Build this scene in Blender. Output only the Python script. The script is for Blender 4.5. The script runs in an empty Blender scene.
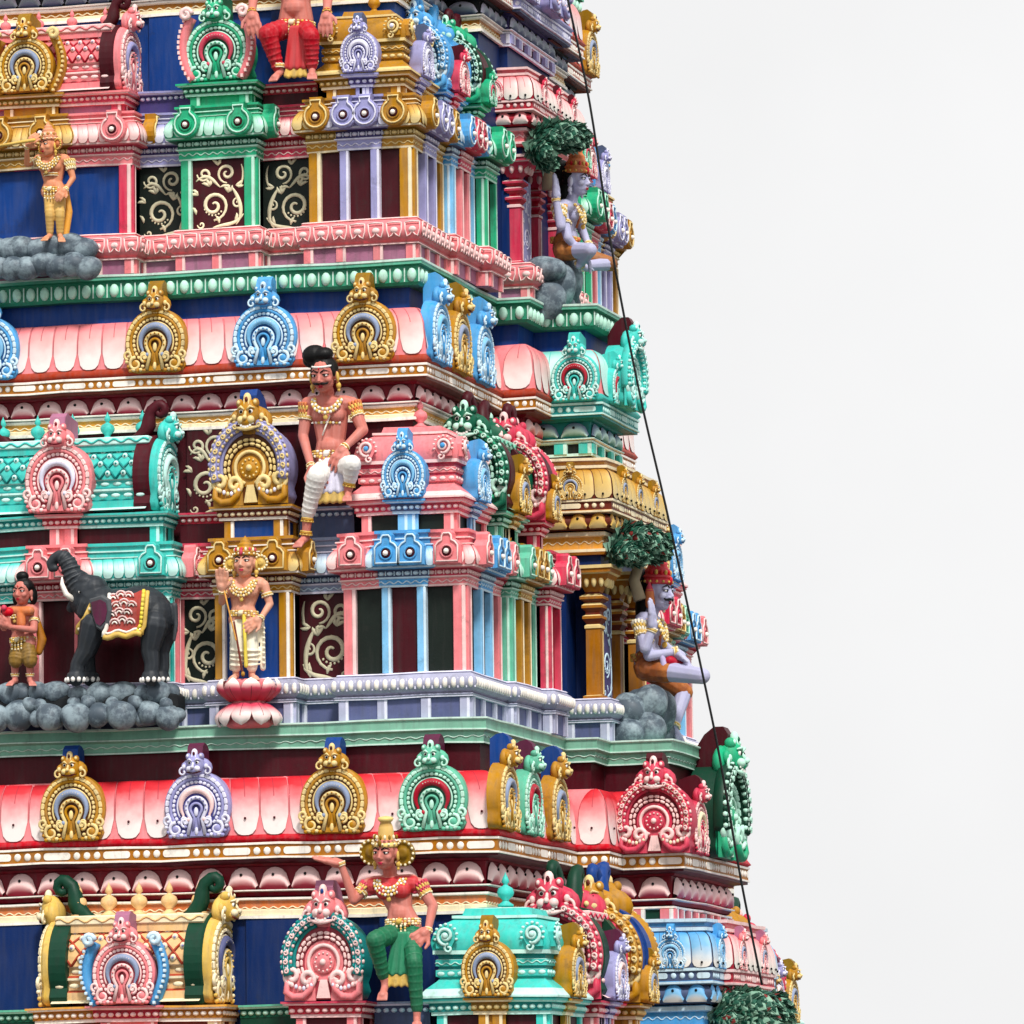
import bpy, math, random
from math import sin, cos, pi, radians, sqrt, atan2
from mathutils import Vector, Matrix
random.seed(7)
SC = bpy.context.scene
COL = SC.collection

# ---------------------------------------------------------------- camera model
F = 6000.0; YAW = radians(15.1); PIT = radians(6.56); ROLL = radians(0.7)
DIST = 60.0; CAMZ = 8.0
_fw = Vector((-sin(YAW) * cos(PIT), cos(YAW) * cos(PIT), sin(PIT)))
_rt = Vector((cos(YAW), sin(YAW), 0))
_up = _rt.cross(_fw)
RT = _rt * cos(ROLL) - _up * sin(ROLL)
UP = _rt * sin(ROLL) + _up * cos(ROLL)
FW = _fw
CAM = Vector((0, 0, CAMZ + DIST * math.tan(PIT) * cos(0))) - FW * DIST
CAM.z = CAMZ
def ray(px, py):
    return (FW * F + RT * (px - 512) + UP * (512 - py)).normalized()
def at(px, py, Y):
    r = ray(px, py); return CAM + r * ((Y - CAM.y) / r.y)
def atX(px, py, X):
    r = ray(px, py); return CAM + r * ((X - CAM.x) / r.x)
def zat(px, py, Y): return at(px, py, Y).z
def xat(px, py, Y): return at(px, py, Y).x
def proj(p):
    d = Vector(p) - CAM; w = d.dot(FW)
    return 512 + F * d.dot(RT) / w, 512 - F * d.dot(UP) / w

# ---------------------------------------------------------------- materials
def lin(h):
    c = [int(h[i:i + 2], 16) / 255 for i in (0, 2, 4)]
    return [x / 12.92 if x <= .04045 else ((x + .055) / 1.055) ** 2.4 for x in c]
PAL = dict(pink='E98388', pinklt='F6D0CD', rose='CC4059', red='D0202E', crimson='AE1F33', maroon='4A0B19', dkmaroon='420915', statskin='C4766A', statskinlt='D8977E', asphalt='4A4A48', peach='E8BE86', ledgegrey='7DB39C', ledgedk='2F8768', blush='F5E8E4', scrollpale='CCC6A8', rosered='C4283A', statgold='D48A66', statgold2='D9AE63', statred='B5222E', statred2='C03A3E', statgreen='1F6B4A', statgreen2='2E8460', statlilac='AEAECD', lavwhite='D9D6EA', creamwhite='F0E8D2', olivegold='8A6A30', elephant='2B3036', saddlered='A8463F', rock='3E4C58', tiger='96542E', tiger2='8E5A32', leaf='174436', leafpale='7FA892', leafmid='255746', leafdark='0C2A20', leafred='7A2E2A', barkpale='A89A7E', cable='111214', lavgrey='A4A5BC', lavpost='AFB0CA', lavdeep='5A5F88', golddeep='5A300C', bluedeep='1D528C', lavdeep2='4C4B90', greendeep='17604A', mintdeep='0A4A34', pinkdeep='A03A48', reddeep='7E1228', cyandeep='0C635E', pinkpale='F0A6A4',
    gold='B37F25', goldlt='E6CD8E', olive='8F6A16', orange='C77A30', ochre='A86A1C', amber='DFA24A',
    cyan='45C4BA', cyanlt='C6F0E8', teal='1C8A88', green='2BA87A', greenlt='BCEAD6', greendk='0D5A41', bottle='0B3B2A',
    ledge='62B598', ledgelt='CBE6DA', blue='519FD8', bluelt='CDE7F6', sky='7FBDE6', navy='0E2A60', royal='163E84',
    lav='9A99C8', lavlt='E0DFF2', purple='443A70', slate='4C5A7C', slatelt='8D9BB8', plum='5B2440', mauve='A56A86',
    cream='F3E4BF', creamlt='F7F0E6', white='F2EFEA', pale='EFE3D3', blackgreen='131D18', charcoal='1D2023', black='0B0B0C',
    brown='6A2C1E', skin='D98C74', skinred='C4604F', skinlt='E5AE93', lilac='B9B0D6', grey='7D8B93', yellow='E6CF4E', crimsondk='7A1424',
    rustred='B5452F', softgold='D9B45C', terr='D07848')
_M = {}
def paint(name, rough=.5, var=.15, grime=.45):
    if name in _M: return _M[name]
    if name.startswith('stat'): var, grime = .08, .1
    if name in ('royal', 'navy'): var, grime = .08, .12
    m = bpy.data.materials.new('paint_' + name); m.use_nodes = True
    nt = m.node_tree; N = nt.nodes; L = nt.links; N.clear()
    out = N.new('ShaderNodeOutputMaterial'); b = N.new('ShaderNodeBsdfPrincipled'); L.new(b.outputs[0], out.inputs[0])
    c = lin(PAL[name])
    geo = N.new('ShaderNodeNewGeometry')
    n1 = N.new('ShaderNodeTexNoise'); n1.inputs['Scale'].default_value = 5.5; n1.inputs['Detail'].default_value = 6; n1.inputs['Roughness'].default_value = .65
    L.new(geo.outputs['Position'], n1.inputs['Vector'])
    # rain streaks: noise stretched along z
    mp = N.new('ShaderNodeMapping'); mp.inputs['Scale'].default_value = (14, 14, 1.6); L.new(geo.outputs['Position'], mp.inputs[0])
    n2 = N.new('ShaderNodeTexNoise'); n2.inputs['Scale'].default_value = 1.4; n2.inputs['Detail'].default_value = 5; L.new(mp.outputs[0], n2.inputs['Vector'])
    hsv = N.new('ShaderNodeHueSaturation'); hsv.inputs['Color'].default_value = (*c, 1)
    mr = N.new('ShaderNodeMapRange'); mr.inputs[1].default_value = .3; mr.inputs[2].default_value = .7; mr.inputs[3].default_value = 1 - var; mr.inputs[4].default_value = 1 + var
    L.new(n1.outputs[0], mr.inputs[0]); L.new(mr.outputs[0], hsv.inputs['Value'])
    mr2 = N.new('ShaderNodeMapRange'); mr2.inputs[1].default_value = .3; mr2.inputs[2].default_value = .7; mr2.inputs[3].default_value = 1.06; mr2.inputs[4].default_value = .93
    L.new(n2.outputs[0], mr2.inputs[0]); L.new(mr2.outputs[0], hsv.inputs['Saturation'])
    gr = N.new('ShaderNodeMapRange'); gr.inputs[1].default_value = .55; gr.inputs[2].default_value = .75; gr.inputs[3].default_value = 0; gr.inputs[4].default_value = grime
    L.new(n2.outputs[0], gr.inputs[0])
    mx = N.new('ShaderNodeMix'); mx.data_type = 'RGBA'; L.new(gr.outputs[0], mx.inputs[0]); L.new(hsv.outputs[0], mx.inputs[6])
    mx.inputs[7].default_value = (c[0] * .35 + .02, c[1] * .35 + .02, c[2] * .35 + .018, 1)
    n5 = N.new('ShaderNodeTexNoise'); n5.inputs['Scale'].default_value = 2.3; n5.inputs['Detail'].default_value = 10; n5.inputs['Roughness'].default_value = .78; L.new(geo.outputs['Position'], n5.inputs['Vector'])
    p5 = N.new('ShaderNodeMapRange'); p5.inputs[1].default_value = .565; p5.inputs[2].default_value = .65; p5.inputs[3].default_value = 0; p5.inputs[4].default_value = .1 if name.startswith('stat') else .55; L.new(n5.outputs[0], p5.inputs[0])
    m5 = N.new('ShaderNodeMix'); m5.data_type = 'RGBA'; L.new(p5.outputs[0], m5.inputs[0]); L.new(mx.outputs[2], m5.inputs[6]); m5.inputs[7].default_value = (c[0]*.4+.015, c[1]*.4+.015, c[2]*.4+.012, 1)
    col = m5.outputs[2]
    if name.startswith('stat') or name in ('elephant', 'rock'):
        # dry-brushed lighter paint on the raised parts of the sculpture
        pr = N.new('ShaderNodeMapRange'); pr.inputs[1].default_value = .505; pr.inputs[2].default_value = .56; pr.inputs[3].default_value = 0; pr.inputs[4].default_value = .45
        L.new(geo.outputs['Pointiness'], pr.inputs[0]); m3 = N.new('ShaderNodeMix'); m3.data_type = 'RGBA'; L.new(pr.outputs[0], m3.inputs[0]); L.new(col, m3.inputs[6])
        m3.inputs[7].default_value = (*[min(.85, x*1.5+.10) for x in c], 1); col = m3.outputs[2]
    if name in ('rock', 'tiger', 'tiger2'):
        n4 = N.new('ShaderNodeTexNoise'); n4.inputs['Scale'].default_value = 5.5; n4.inputs['Detail'].default_value = 8; n4.inputs['Roughness'].default_value = .7; L.new(geo.outputs['Position'], n4.inputs['Vector'])
        p4 = N.new('ShaderNodeMapRange'); p4.inputs[1].default_value = .45; p4.inputs[2].default_value = .62; p4.inputs[3].default_value = 0; p4.inputs[4].default_value = .6; L.new(n4.outputs[0], p4.inputs[0])
        m4 = N.new('ShaderNodeMix'); m4.data_type = 'RGBA'; L.new(p4.outputs[0], m4.inputs[0]); L.new(col, m4.inputs[6]); m4.inputs[7].default_value = (*lin('A9BCC4' if name == 'rock' else 'C07A3C'), 1); col = m4.outputs[2]
    L.new(col, b.inputs['Base Color'])
    b.inputs['Roughness'].default_value = rough; b.inputs['Specular IOR Level'].default_value = .22
    n3 = N.new('ShaderNodeTexNoise'); n3.inputs['Scale'].default_value = 60; n3.inputs['Detail'].default_value = 3; L.new(geo.outputs['Position'], n3.inputs['Vector'])
    bp = N.new('ShaderNodeBump'); bp.inputs['Strength'].default_value = .12; bp.inputs['Distance'].default_value = .01
    L.new(n3.outputs[0], bp.inputs['Height']); L.new(bp.outputs[0], b.inputs['Normal'])
    _M[name] = m; return m
RAMP = {'petal_red': (.40, .62, .92), 'petal_front': (.34, .58, .92), 'petal_bay': (.3, .5, .85)}
def petal_paint(name, top, mid, tip, line):
    """airbrushed petal paint: colour runs from TOP to TIP along uv.y, dark outline and centre vein"""
    if name in _M: return _M[name]
    m = bpy.data.materials.new('paint_' + name); m.use_nodes = True
    nt = m.node_tree; N = nt.nodes; L = nt.links
    b = N['Principled BSDF']; b.inputs['Roughness'].default_value = .5
    uv = N.new('ShaderNodeUVMap'); uv.uv_map = 'uv'
    sp = N.new('ShaderNodeSeparateXYZ'); L.new(uv.outputs[0], sp.inputs[0])
    geo = N.new('ShaderNodeNewGeometry')
    n1 = N.new('ShaderNodeTexNoise'); n1.inputs['Scale'].default_value = 9; n1.inputs['Detail'].default_value = 5; L.new(geo.outputs['Position'], n1.inputs['Vector'])
    ad = N.new('ShaderNodeMath'); ad.operation = 'MULTIPLY_ADD'; L.new(n1.outputs[0], ad.inputs[0]); ad.inputs[1].default_value = .22; L.new(sp.outputs[1], ad.inputs[2])
    sb = N.new('ShaderNodeMath'); sb.operation = 'SUBTRACT'; L.new(ad.outputs[0], sb.inputs[0]); sb.inputs[1].default_value = .11
    r = N.new('ShaderNodeValToRGB'); L.new(sb.outputs[0], r.inputs[0])
    e = r.color_ramp.elements
    e[0].position = RAMP.get(name, (.12, .5, .85))[0]; e[0].color = (*lin(PAL[top]), 1); e[1].position = RAMP.get(name, (.12, .5, .85))[2]; e[1].color = (*lin(PAL[tip]), 1)
    x = e.new(RAMP.get(name, (.12, .5, .85))[1]); x.color = (*lin(PAL[mid]), 1)
    a = N.new('ShaderNodeMath'); a.operation = 'ABSOLUTE'; L.new(sp.outputs[0], a.inputs[0])
    l1 = N.new('ShaderNodeMath'); l1.operation = 'LESS_THAN'; L.new(a.outputs[0], l1.inputs[0]); l1.inputs[1].default_value = .035
    l2 = N.new('ShaderNodeMath'); l2.operation = 'LESS_THAN'; L.new(sp.outputs[1], l2.inputs[0]); l2.inputs[1].default_value = .6
    l3 = N.new('ShaderNodeMath'); l3.operation = 'MULTIPLY'; L.new(l1.outputs[0], l3.inputs[0]); L.new(l2.outputs[0], l3.inputs[1])
    l4 = N.new('ShaderNodeMath'); l4.operation = 'GREATER_THAN'; L.new(a.outputs[0], l4.inputs[0]); l4.inputs[1].default_value = .955
    l5 = N.new('ShaderNodeMath'); l5.operation = 'MAXIMUM'; L.new(l3.outputs[0], l5.inputs[0]); L.new(l4.outputs[0], l5.inputs[1])
    l6 = N.new('ShaderNodeMath'); l6.operation = 'MULTIPLY'; L.new(l5.outputs[0], l6.inputs[0]); l6.inputs[1].default_value = .8
    mx = N.new('ShaderNodeMix'); mx.data_type = 'RGBA'; L.new(l6.outputs[0], mx.inputs[0]); L.new(r.outputs[0], mx.inputs[6]); mx.inputs[7].default_value = (*lin(PAL[line]), 1)
    L.new(mx.outputs[2], b.inputs['Base Color'])
    _M[name] = m; return m

# ---------------------------------------------------------------- mesh builder
_ELL = {}
def _ellmesh(seg, ring):
    k = (seg, ring)
    if k not in _ELL:
        v = [(0, 0, 1)]; f = []
        for i in range(1, ring):
            t = pi * i / ring
            for j in range(seg):
                a = 2 * pi * j / seg; v.append((sin(t) * cos(a), sin(t) * sin(a), cos(t)))
        v.append((0, 0, -1)); n = len(v) - 1
        for j in range(seg): f.append((0, 1 + j, 1 + (j + 1) % seg))
        for i in range(ring - 2):
            for j in range(seg):
                a = 1 + i * seg + j; b = 1 + i * seg + (j + 1) % seg
                f.append((a, a + seg, b + seg, b))
        s = 1 + (ring - 2) * seg
        for j in range(seg): f.append((s + j, n, s + (j + 1) % seg))
        _ELL[k] = (v, f)
    return _ELL[k]
class MB:
    def __init__(self, M=None):
        self.v = []; self.f = []; self.mi = []; self.sm = []; self.mats = []; self.uv = None; self.M = M
    def mat(self, name):
        if name not in self.mats: self.mats.append(name)
        return self.mats.index(name)
    def add(self, vs, fs, mat, smooth=False, M=None, uvs=None):
        o = len(self.v)
        MM = M
        if self.M is not None: MM = self.M if M is None else self.M @ M
        if MM is not None:
            a, b, c = MM[0], MM[1], MM[2]
            vs = [(a[0]*x + a[1]*y + a[2]*z + a[3], b[0]*x + b[1]*y + b[2]*z + b[3], c[0]*x + c[1]*y + c[2]*z + c[3]) for x, y, z in vs]
        self.v.extend(vs)
        i = self.mat(mat) if isinstance(mat, str) else None
        for k, f in enumerate(fs):
            self.f.append(tuple(o + q for q in f)); self.mi.append(i if i is not None else self.mat(mat[k])); self.sm.append(smooth)
        if uvs is not None:
            if self.uv is None: self.uv = {}
            for k, t in enumerate(uvs): self.uv[o + k] = t
    def box(self, x0, x1, y0, y1, z0, z1, mat, M=None, bv=0.0):
        if bv <= 0 or min(x1-x0, y1-y0, z1-z0) < 2.2*bv:
            v = [(x0,y0,z0),(x1,y0,z0),(x1,y1,z0),(x0,y1,z0),(x0,y0,z1),(x1,y0,z1),(x1,y1,z1),(x0,y1,z1)]
            self.add(v, [(3,2,1,0),(4,5,6,7),(0,1,5,4),(1,2,6,5),(2,3,7,6),(3,0,4,7)], mat, M=M); return
        b = bv; v = []
        for zz, ins in ((z0, b), (z0+b, 0), (z1-b, 0), (z1, b)):
            a0, a1, c0, c1 = x0+ins, x1-ins, y0+ins, y1-ins
            v += [(a0+b,c0,zz),(a1-b,c0,zz),(a1,c0+b,zz),(a1,c1-b,zz),(a1-b,c1,zz),(a0+b,c1,zz),(a0,c1-b,zz),(a0,c0+b,zz)]
        f = [tuple(range(7,-1,-1)), tuple(range(24,32))]
        for r in range(3):
            for j in range(8):
                k = (j+1) % 8; f.append((r*8+j, r*8+k, r*8+8+k, r*8+8+j))
        self.add(v, f, mat, M=M)
    def ell(self, c, r, mat, seg=10, ring=6, M=None):
        if not hasattr(r, '__len__'): r = (r, r, r)
        v, f = _ellmesh(seg, ring)
        self.add([(c[0]+x*r[0], c[1]+y*r[1], c[2]+z*r[2]) for x, y, z in v], f, mat, True, M)
    def tube(self, pts, rad, mat, seg=6, M=None, flat=1.0, up=None, smooth=True):
        """tube along pts; rad scalar or list; flat squeezes along `up` axis"""
        n = len(pts); P = [Vector(p) for p in pts]
        if not hasattr(rad, '__len__'): rad = [rad]*n
        v = []; f = []; prev = None
        for i in range(n):
            t = (P[min(i+1, n-1)] - P[max(i-1, 0)])
            if t.length < 1e-9: t = Vector((0,0,1))
            t.normalize()
            if up is not None: ref = Vector(up)
            elif prev is not None: ref = prev
            else: ref = Vector((0,1,0)) if abs(t.y) < .9 else Vector((1,0,0))
            a = ref - t*ref.dot(t)
            if a.length < 1e-6: a = t.orthogonal()
            a.normalize(); b = t.cross(a); prev = a
            for j in range(seg):
                w = 2*pi*j/seg
                q = P[i] + a*(cos(w)*rad[i]*flat) + b*(sin(w)*rad[i]); v.append((q.x, q.y, q.z))
        for i in range(n-1):
            for j in range(seg):
                k = (j+1) % seg; f.append((i*seg+j, i*seg+k, (i+1)*seg+k, (i+1)*seg+j))
        f.append(tuple(range(seg-1, -1, -1))); f.append(tuple((n-1)*seg+j for j in range(seg)))
        self.add(v, f, mat, smooth, M)
    def prism(self, out, y0, y1, mat, M=None, bevel=0.0, side=None, smooth=False):
        """outline [(x,z)] counter-clockwise seen from -y, extruded y0 (front) .. y1 (back); bevel insets the front edge"""
        n = len(out); cx = sum(p[0] for p in out)/n; cz = sum(p[1] for p in out)/n
        rings = []
        if bevel > 0:
            ins = []
            for i in range(n):
                p0, p1, p2 = out[i-1], out[i], out[(i+1) % n]
                d1 = Vector((p1[0]-p0[0], p1[1]-p0[1])); d2 = Vector((p2[0]-p1[0], p2[1]-p1[1]))
                nn = Vector((-d1.y, d1.x)).normalized() if d1.length else Vector((0,0)); mm = Vector((-d2.y, d2.x)).normalized() if d2.length else Vector((0,0))
                q = nn + mm
                q = q.normalized() if q.length > .1 else Vector((0,0))
                ins.append((p1[0]+q.x*bevel, p1[1]+q.y*bevel))
            rings = [(ins, y0), (out, y0+bevel), (out, y1)]
        else: rings = [(out, y0), (out, y1)]
        v = []
        for o, y in rings: v += [(p[0], y, p[1]) for p in o]
        self.add([(p[0], y0, p[1]) for p in rings[0][0]], [tuple(range(n))], mat, smooth, M)
        self.add([(p[0], y1, p[1]) for p in rings[-1][0]], [tuple(range(n-1,-1,-1))], side or mat, smooth, M)
        for r in range(len(rings)-1):
            f = [(r*n+i, (r+1)*n+i, (r+1)*n+(i+1) % n, r*n+(i+1) % n) for i in range(n)]
            self.add(v, f, (mat if (bevel > 0 and r == 0) else (side or mat)), True if smooth else False, M)
    def lathe(self, prof, c, mat, seg=14, M=None, flat=1.0):
        v = []; f = []
        for r, z in prof:
            for j in range(seg):
                a = 2*pi*j/seg; v.append((c[0]+r*cos(a), c[1]+r*sin(a)*flat, c[2]+z))
        for i in range(len(prof)-1):
            for j in range(seg):
                k = (j+1) % seg; f.append((i*seg+j, i*seg+k, (i+1)*seg+k, (i+1)*seg+j))
        f.append(tuple(range(seg-1,-1,-1))); f.append(tuple((len(prof)-1)*seg+j for j in range(seg)))
        self.add(v, f, mat, True, M)
    def sweep(self, path, prof, mat, closed=False, smooth=False, cap=True):
        """profile [(outward, z)] swept along plan path; outward is to the right of travel"""
        path = finer(path, closed)
        rows = [offset(path, o, closed) for o, z in prof]
        n = len(path); m = len(prof)
        v = [wander(rows[j][i][0], rows[j][i][1], prof[j][1]) for i in range(n) for j in range(m)]
        f = []; ms = []
        for i in range(n if closed else n-1):
            k = (i+1) % n
            for j in range(m-1):
                f.append((i*m+j, k*m+j, k*m+j+1, i*m+j+1)); ms.append(mat if isinstance(mat, str) else mat[j])
        self.add(v, f, ms, False) if not smooth else self._sm(v, f, ms, n, m, closed)
        if cap and not closed:
            mm = mat if isinstance(mat, str) else mat[0]
            self.add(v, [tuple(range(m-1,-1,-1)), tuple((n-1)*m+j for j in range(m))], mm)
    def _sm(self, v, f, ms, n, m, closed):
        # smooth along the profile only: split per path segment
        for i in range(n if closed else n-1):
            k = (i+1) % n
            vv = [v[i*m+j] for j in range(m)] + [v[k*m+j] for j in range(m)]
            self.add(vv, [(j, m+j, m+j+1, j+1) for j in range(m-1)], [ms[i*(m-1)+j] for j in range(m-1)], True)
    def mesh(self, name):
        me = bpy.data.meshes.new(name); me.from_pydata(self.v, [], self.f)
        for m in self.mats: me.materials.append(_M[m] if m in _M else paint(m))
        me.polygons.foreach_set('material_index', self.mi); me.polygons.foreach_set('use_smooth', self.sm)
        if self.uv is not None:
            l = me.uv_layers.new(name='uv'); idx = [0]*len(me.loops); me.loops.foreach_get('vertex_index', idx)
            flat = []
            for q in idx:
                t = self.uv.get(q, (0.5, 0.0)); flat += [t[0], t[1]]
            l.data.foreach_set('uv', flat)
        me.update(); return me
    def build(self, name, parent=None, label=None):
        if not self.f: return None
        return link(name, self.mesh(name), parent, label)
def link(name, me, parent=None, label=None):
    o = bpy.data.objects.new(name, me); COL.objects.link(o)
    if parent is not None: o.parent = parent
    if label: o['label'] = label
    return o
def thing(name, label, cat, loc=(0,0,0), rz=0, group=None, me=None):
    o = bpy.data.objects.new(name, me); COL.objects.link(o)
    o.location = loc; o.rotation_euler = (0,0,rz); o['label'] = label; o['category'] = cat
    if group: o['group'] = group
    return o

def finer(path, closed, step=.4):
    o = []; n = len(path)
    for i in range(n if closed else n-1):
        a, b = path[i], path[(i+1) % n]; L = sqrt((b[0]-a[0])**2+(b[1]-a[1])**2); k = max(1, int(L/step))
        for j in range(k): o.append((a[0]+(b[0]-a[0])*j/k, a[1]+(b[1]-a[1])*j/k))
    if not closed: o.append(tuple(path[-1]))
    return o
def wander(x, y, z):
    a = .0055*(sin(3.1*x+1.7*y+.9*z)+.6*sin(7.3*x-4.1*y+2.0*z)); b = .003*sin(5.3*x+2.9*y+3.0*z)
    return (x, y+b, z+a)
# ---------------------------------------------------------------- plan paths
def offset(path, o, closed=False):
    n = len(path); res = []
    for i in range(n):
        p = Vector(path[i])
        a = Vector(path[i-1]) if (i > 0 or closed) else None
        b = Vector(path[(i+1) % n]) if (i < n-1 or closed) else None
        n1 = n2 = None
        if a is not None: d = (p-a).normalized(); n1 = Vector((d.y, -d.x))
        if b is not None: d = (b-p).normalized(); n2 = Vector((d.y, -d.x))
        if n1 is None: q = p + n2*o
        elif n2 is None: q = p + n1*o
        else:
            s = n1 + n2; q = p + s*(o/max(.2, (1 + n1.dot(n2))))
        res.append((q.x, q.y))
    return res
SIDE = [False]
def segs(path, o, closed=False):
    """segments of the offset path that face the street (front -y) or the side (+x): (origin matrix, length)"""
    q = offset(path, o, closed); n = len(q); res = []
    for i in range(n if closed else n-1):
        a = Vector(q[i]); b = Vector(q[(i+1) % n]); L = (b-a).length
        if L < .02: continue
        d = (b-a)/L; nx, ny = d.y, -d.x
        if ny > .5 or (nx > .5 if SIDE[0] else nx < -.5): continue
        M = Matrix(((d.x, -nx, 0, a.x), (d.y, -ny, 0, a.y), (0,0,1,0), (0,0,0,1)))
        res.append((M, L))
    return res
def row(mb, path, o, sp, fn, closed=False, margin=0.0):
    """call fn(M, u) at even spacing along every visible segment; local x along, -y outward"""
    for M, L in segs(path, o, closed):
        L2 = L - 2*margin
        k = int(round(L2/sp))
        if k < 1:
            if L2 > sp*.6: k = 1
            else: continue
        st = L2/k
        for i in range(k): fn(M, margin + st*(i+.5), st)
def beads(mb, path, o, z, rx, rz, sp, mat, closed=False, ry=None, tick=None):
    def f(M, u, st):
        mb.ell((u, 0, z), (min(rx, st*.42), ry or rz*.6, rz), mat, 8, 6, M)
        if tick: mb.box(u+st/2-.006, u+st/2+.006, -.006, .006, z-rz, z+rz, tick, M)
    row(mb, path, o, sp, f, closed)
def wave(mb, path, o, z, amp, per, mat, r=.008, closed=False):
    for M, L in segs(path, o, closed):
        n = max(4, int(L/per*6))
        mb.tube([(L*i/n, 0, z + amp*sin(2*pi*L*i/n/per)) for i in range(n+1)], r, mat, 4, M)
def strip(mb, path, o, z0, z1, mat, closed=False, unit=.1):
    """o o o (====) pattern of raised pale beads"""
    h = (z1-z0)/2; zc = (z0+z1)/2
    for M, L in segs(path, o, closed):
        u = .04; k = 0
        while u < L-.05:
            if k % 4 == 3:
                w = min(unit*2.2, L-u-.02)
                mb.prism(rrect(u, u+w, zc-h*.62, zc+h*.62, h*.5), -.008, .01, mat, M); u += w+.03
            else:
                mb.ell((u+h*.66, 0, zc), (h*.66, .014, h*.66), mat, 8, 6, M); u += h*1.32+.03
            k += 1
def rrect(x0, x1, z0, z1, r, n=3):
    r = min(r, (x1-x0)/2.01, (z1-z0)/2.01); o = []
    for cx, cz, a0 in ((x1-r, z0+r, -90), (x1-r, z1-r, 0), (x0+r, z1-r, 90), (x0+r, z0+r, 180)):
        for i in range(n+1):
            a = radians(a0 + 90*i/n); o.append((cx+r*cos(a), cz+r*sin(a)))
    return o
def petals(mb, path, prof, w, mat, closed=False, dot=None, rnd=.22):
    """raised round-tipped petals hanging down a cornice profile [(o, z) top..bottom]"""
    m = len(prof)-1; pm = max(o for o, z in prof)
    def P(t):
        x = t*m; i = min(int(x), m-1); a = x-i
        return prof[i][0]*(1-a)+prof[i+1][0]*a, prof[i][1]*(1-a)+prof[i+1][1]*a
    def f(M, u, st, L):
        NX, NT = 8, 9; vs = []; uvs = []; hw = st*.488
        for i in range(NX+1):
            x = -1 + 2*i/NX
            te = 1 - rnd*(1-max(0, 1-(abs(x)*.99)**3.2)**.5)
            for j in range(NT+1):
                t = te*j/NT; o, z = P(t)
                bul = .006 + .012*sqrt(max(0, 1-x*x))
                vs.append((L/2+(u+hw*x-L/2)*(1-2*(pm-o)/L), -(o-pm+bul), z)); uvs.append((x, t))
        fs = [(i*(NT+1)+j, i*(NT+1)+j+1, (i+1)*(NT+1)+j+1, (i+1)*(NT+1)+j) for i in range(NX) for j in range(NT)]
        mb.add(vs, fs, mat, True, M, uvs)
        if dot:
            o, z = P(.86); mb.ell((u, -(o-pm+.03), z), (.014,.012,.014), dot, 6, 4, M)
    for M, L in segs(path, pm, closed):
        k = max(1, int(round(L/w)))
        for i in range(k): f(M, L/k*(i+.5), L/k, L)
def scallops(mb, path, o, z0, z1, w, mat, dot, closed=False, depth=.045, flip=False):
    """row of fat rounded lotus scallops with a dark dot (round side up)"""
    h = z1-z0
    def f(M, u, st):
        vs = []; uvs = []; hw = st*.47; NX, NT = 8, 6
        for i in range(NX+1):
            x = -1+2*i/NX
            hh = h*(sqrt(max(0.02, 1-x*x))**.8)
            for j in range(NT+1):
                t = j/NT
                zz = (z0 + hh*t)
                vs.append((u+hw*x*(1-.12*(1-t)), -depth*sin(pi*(.12+.8*t))*(1-.3*x*x), zz)); uvs.append((.4+.3*x, 1-t))
        fs = [(i*(NT+1)+j, (i+1)*(NT+1)+j, (i+1)*(NT+1)+j+1, i*(NT+1)+j+1) for i in range(NX) for j in range(NT)]
        mb.add(vs, fs, mat, True, M, uvs)
        if dot: mb.ell((u, -depth*.98, z0+h*.66), (.016,.012,.016), dot, 6, 4, M)
    row(mb, path, o, w, f, closed)
def torus_prof(o0, o1, z0, z1, n=7, sq=1.0):
    """outward bulging quarter-round band"""
    return [(o0+(o1-o0)*(sin(pi*i/n)**.7), z0+(z1-z0)*i/n) for i in range(n+1)]
def spiral(cx, cz, r0, r1, a0, turns, n=22, y=0, asp=1.0):
    return [(cx+(r0+(r1-r0)*i/n)*cos(a0+turns*2*pi*i/n), y, cz+(r0+(r1-r0)*i/n)*sin(a0+turns*2*pi*i/n)*asp) for i in range(n+1)]
# ---------------------------------------------------------------- horseshoe gable ornaments
def horseshoe(r, cz, a_end, n=28, rz=None):
    """points of a horseshoe, from lower right over the top to lower left"""
    rz = rz or r
    return [(r*cos(radians(-a_end+(180+2*a_end)*i/n)), cz + rz*sin(radians(-a_end+(180+2*a_end)*i/n))) for i in range(n+1)]
def gable_outline(n=26):
    o = [(.30, 0.0), (.43, .03), (.475, .12)]
    o += [(.5*cos(radians(a)), .46+.5*sin(radians(a))*1.04) for a in [-28+ (236.0)*i/n for i in range(n+1)]]
    o += [(-.475, .12), (-.43, .03), (-.30, 0.0), (-.1, .015), (.1, .015)]
    return o
_KC = {}
DEEPC = dict(gold='golddeep', blue='bluedeep', lav='lavdeep2', ledge='greendeep', green='mintdeep', pink='pinkdeep', rose='reddeep', cyan='cyandeep', greendk='bottle', amber='golddeep', ochre='brown', cream='amber', softgold='golddeep')
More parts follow.
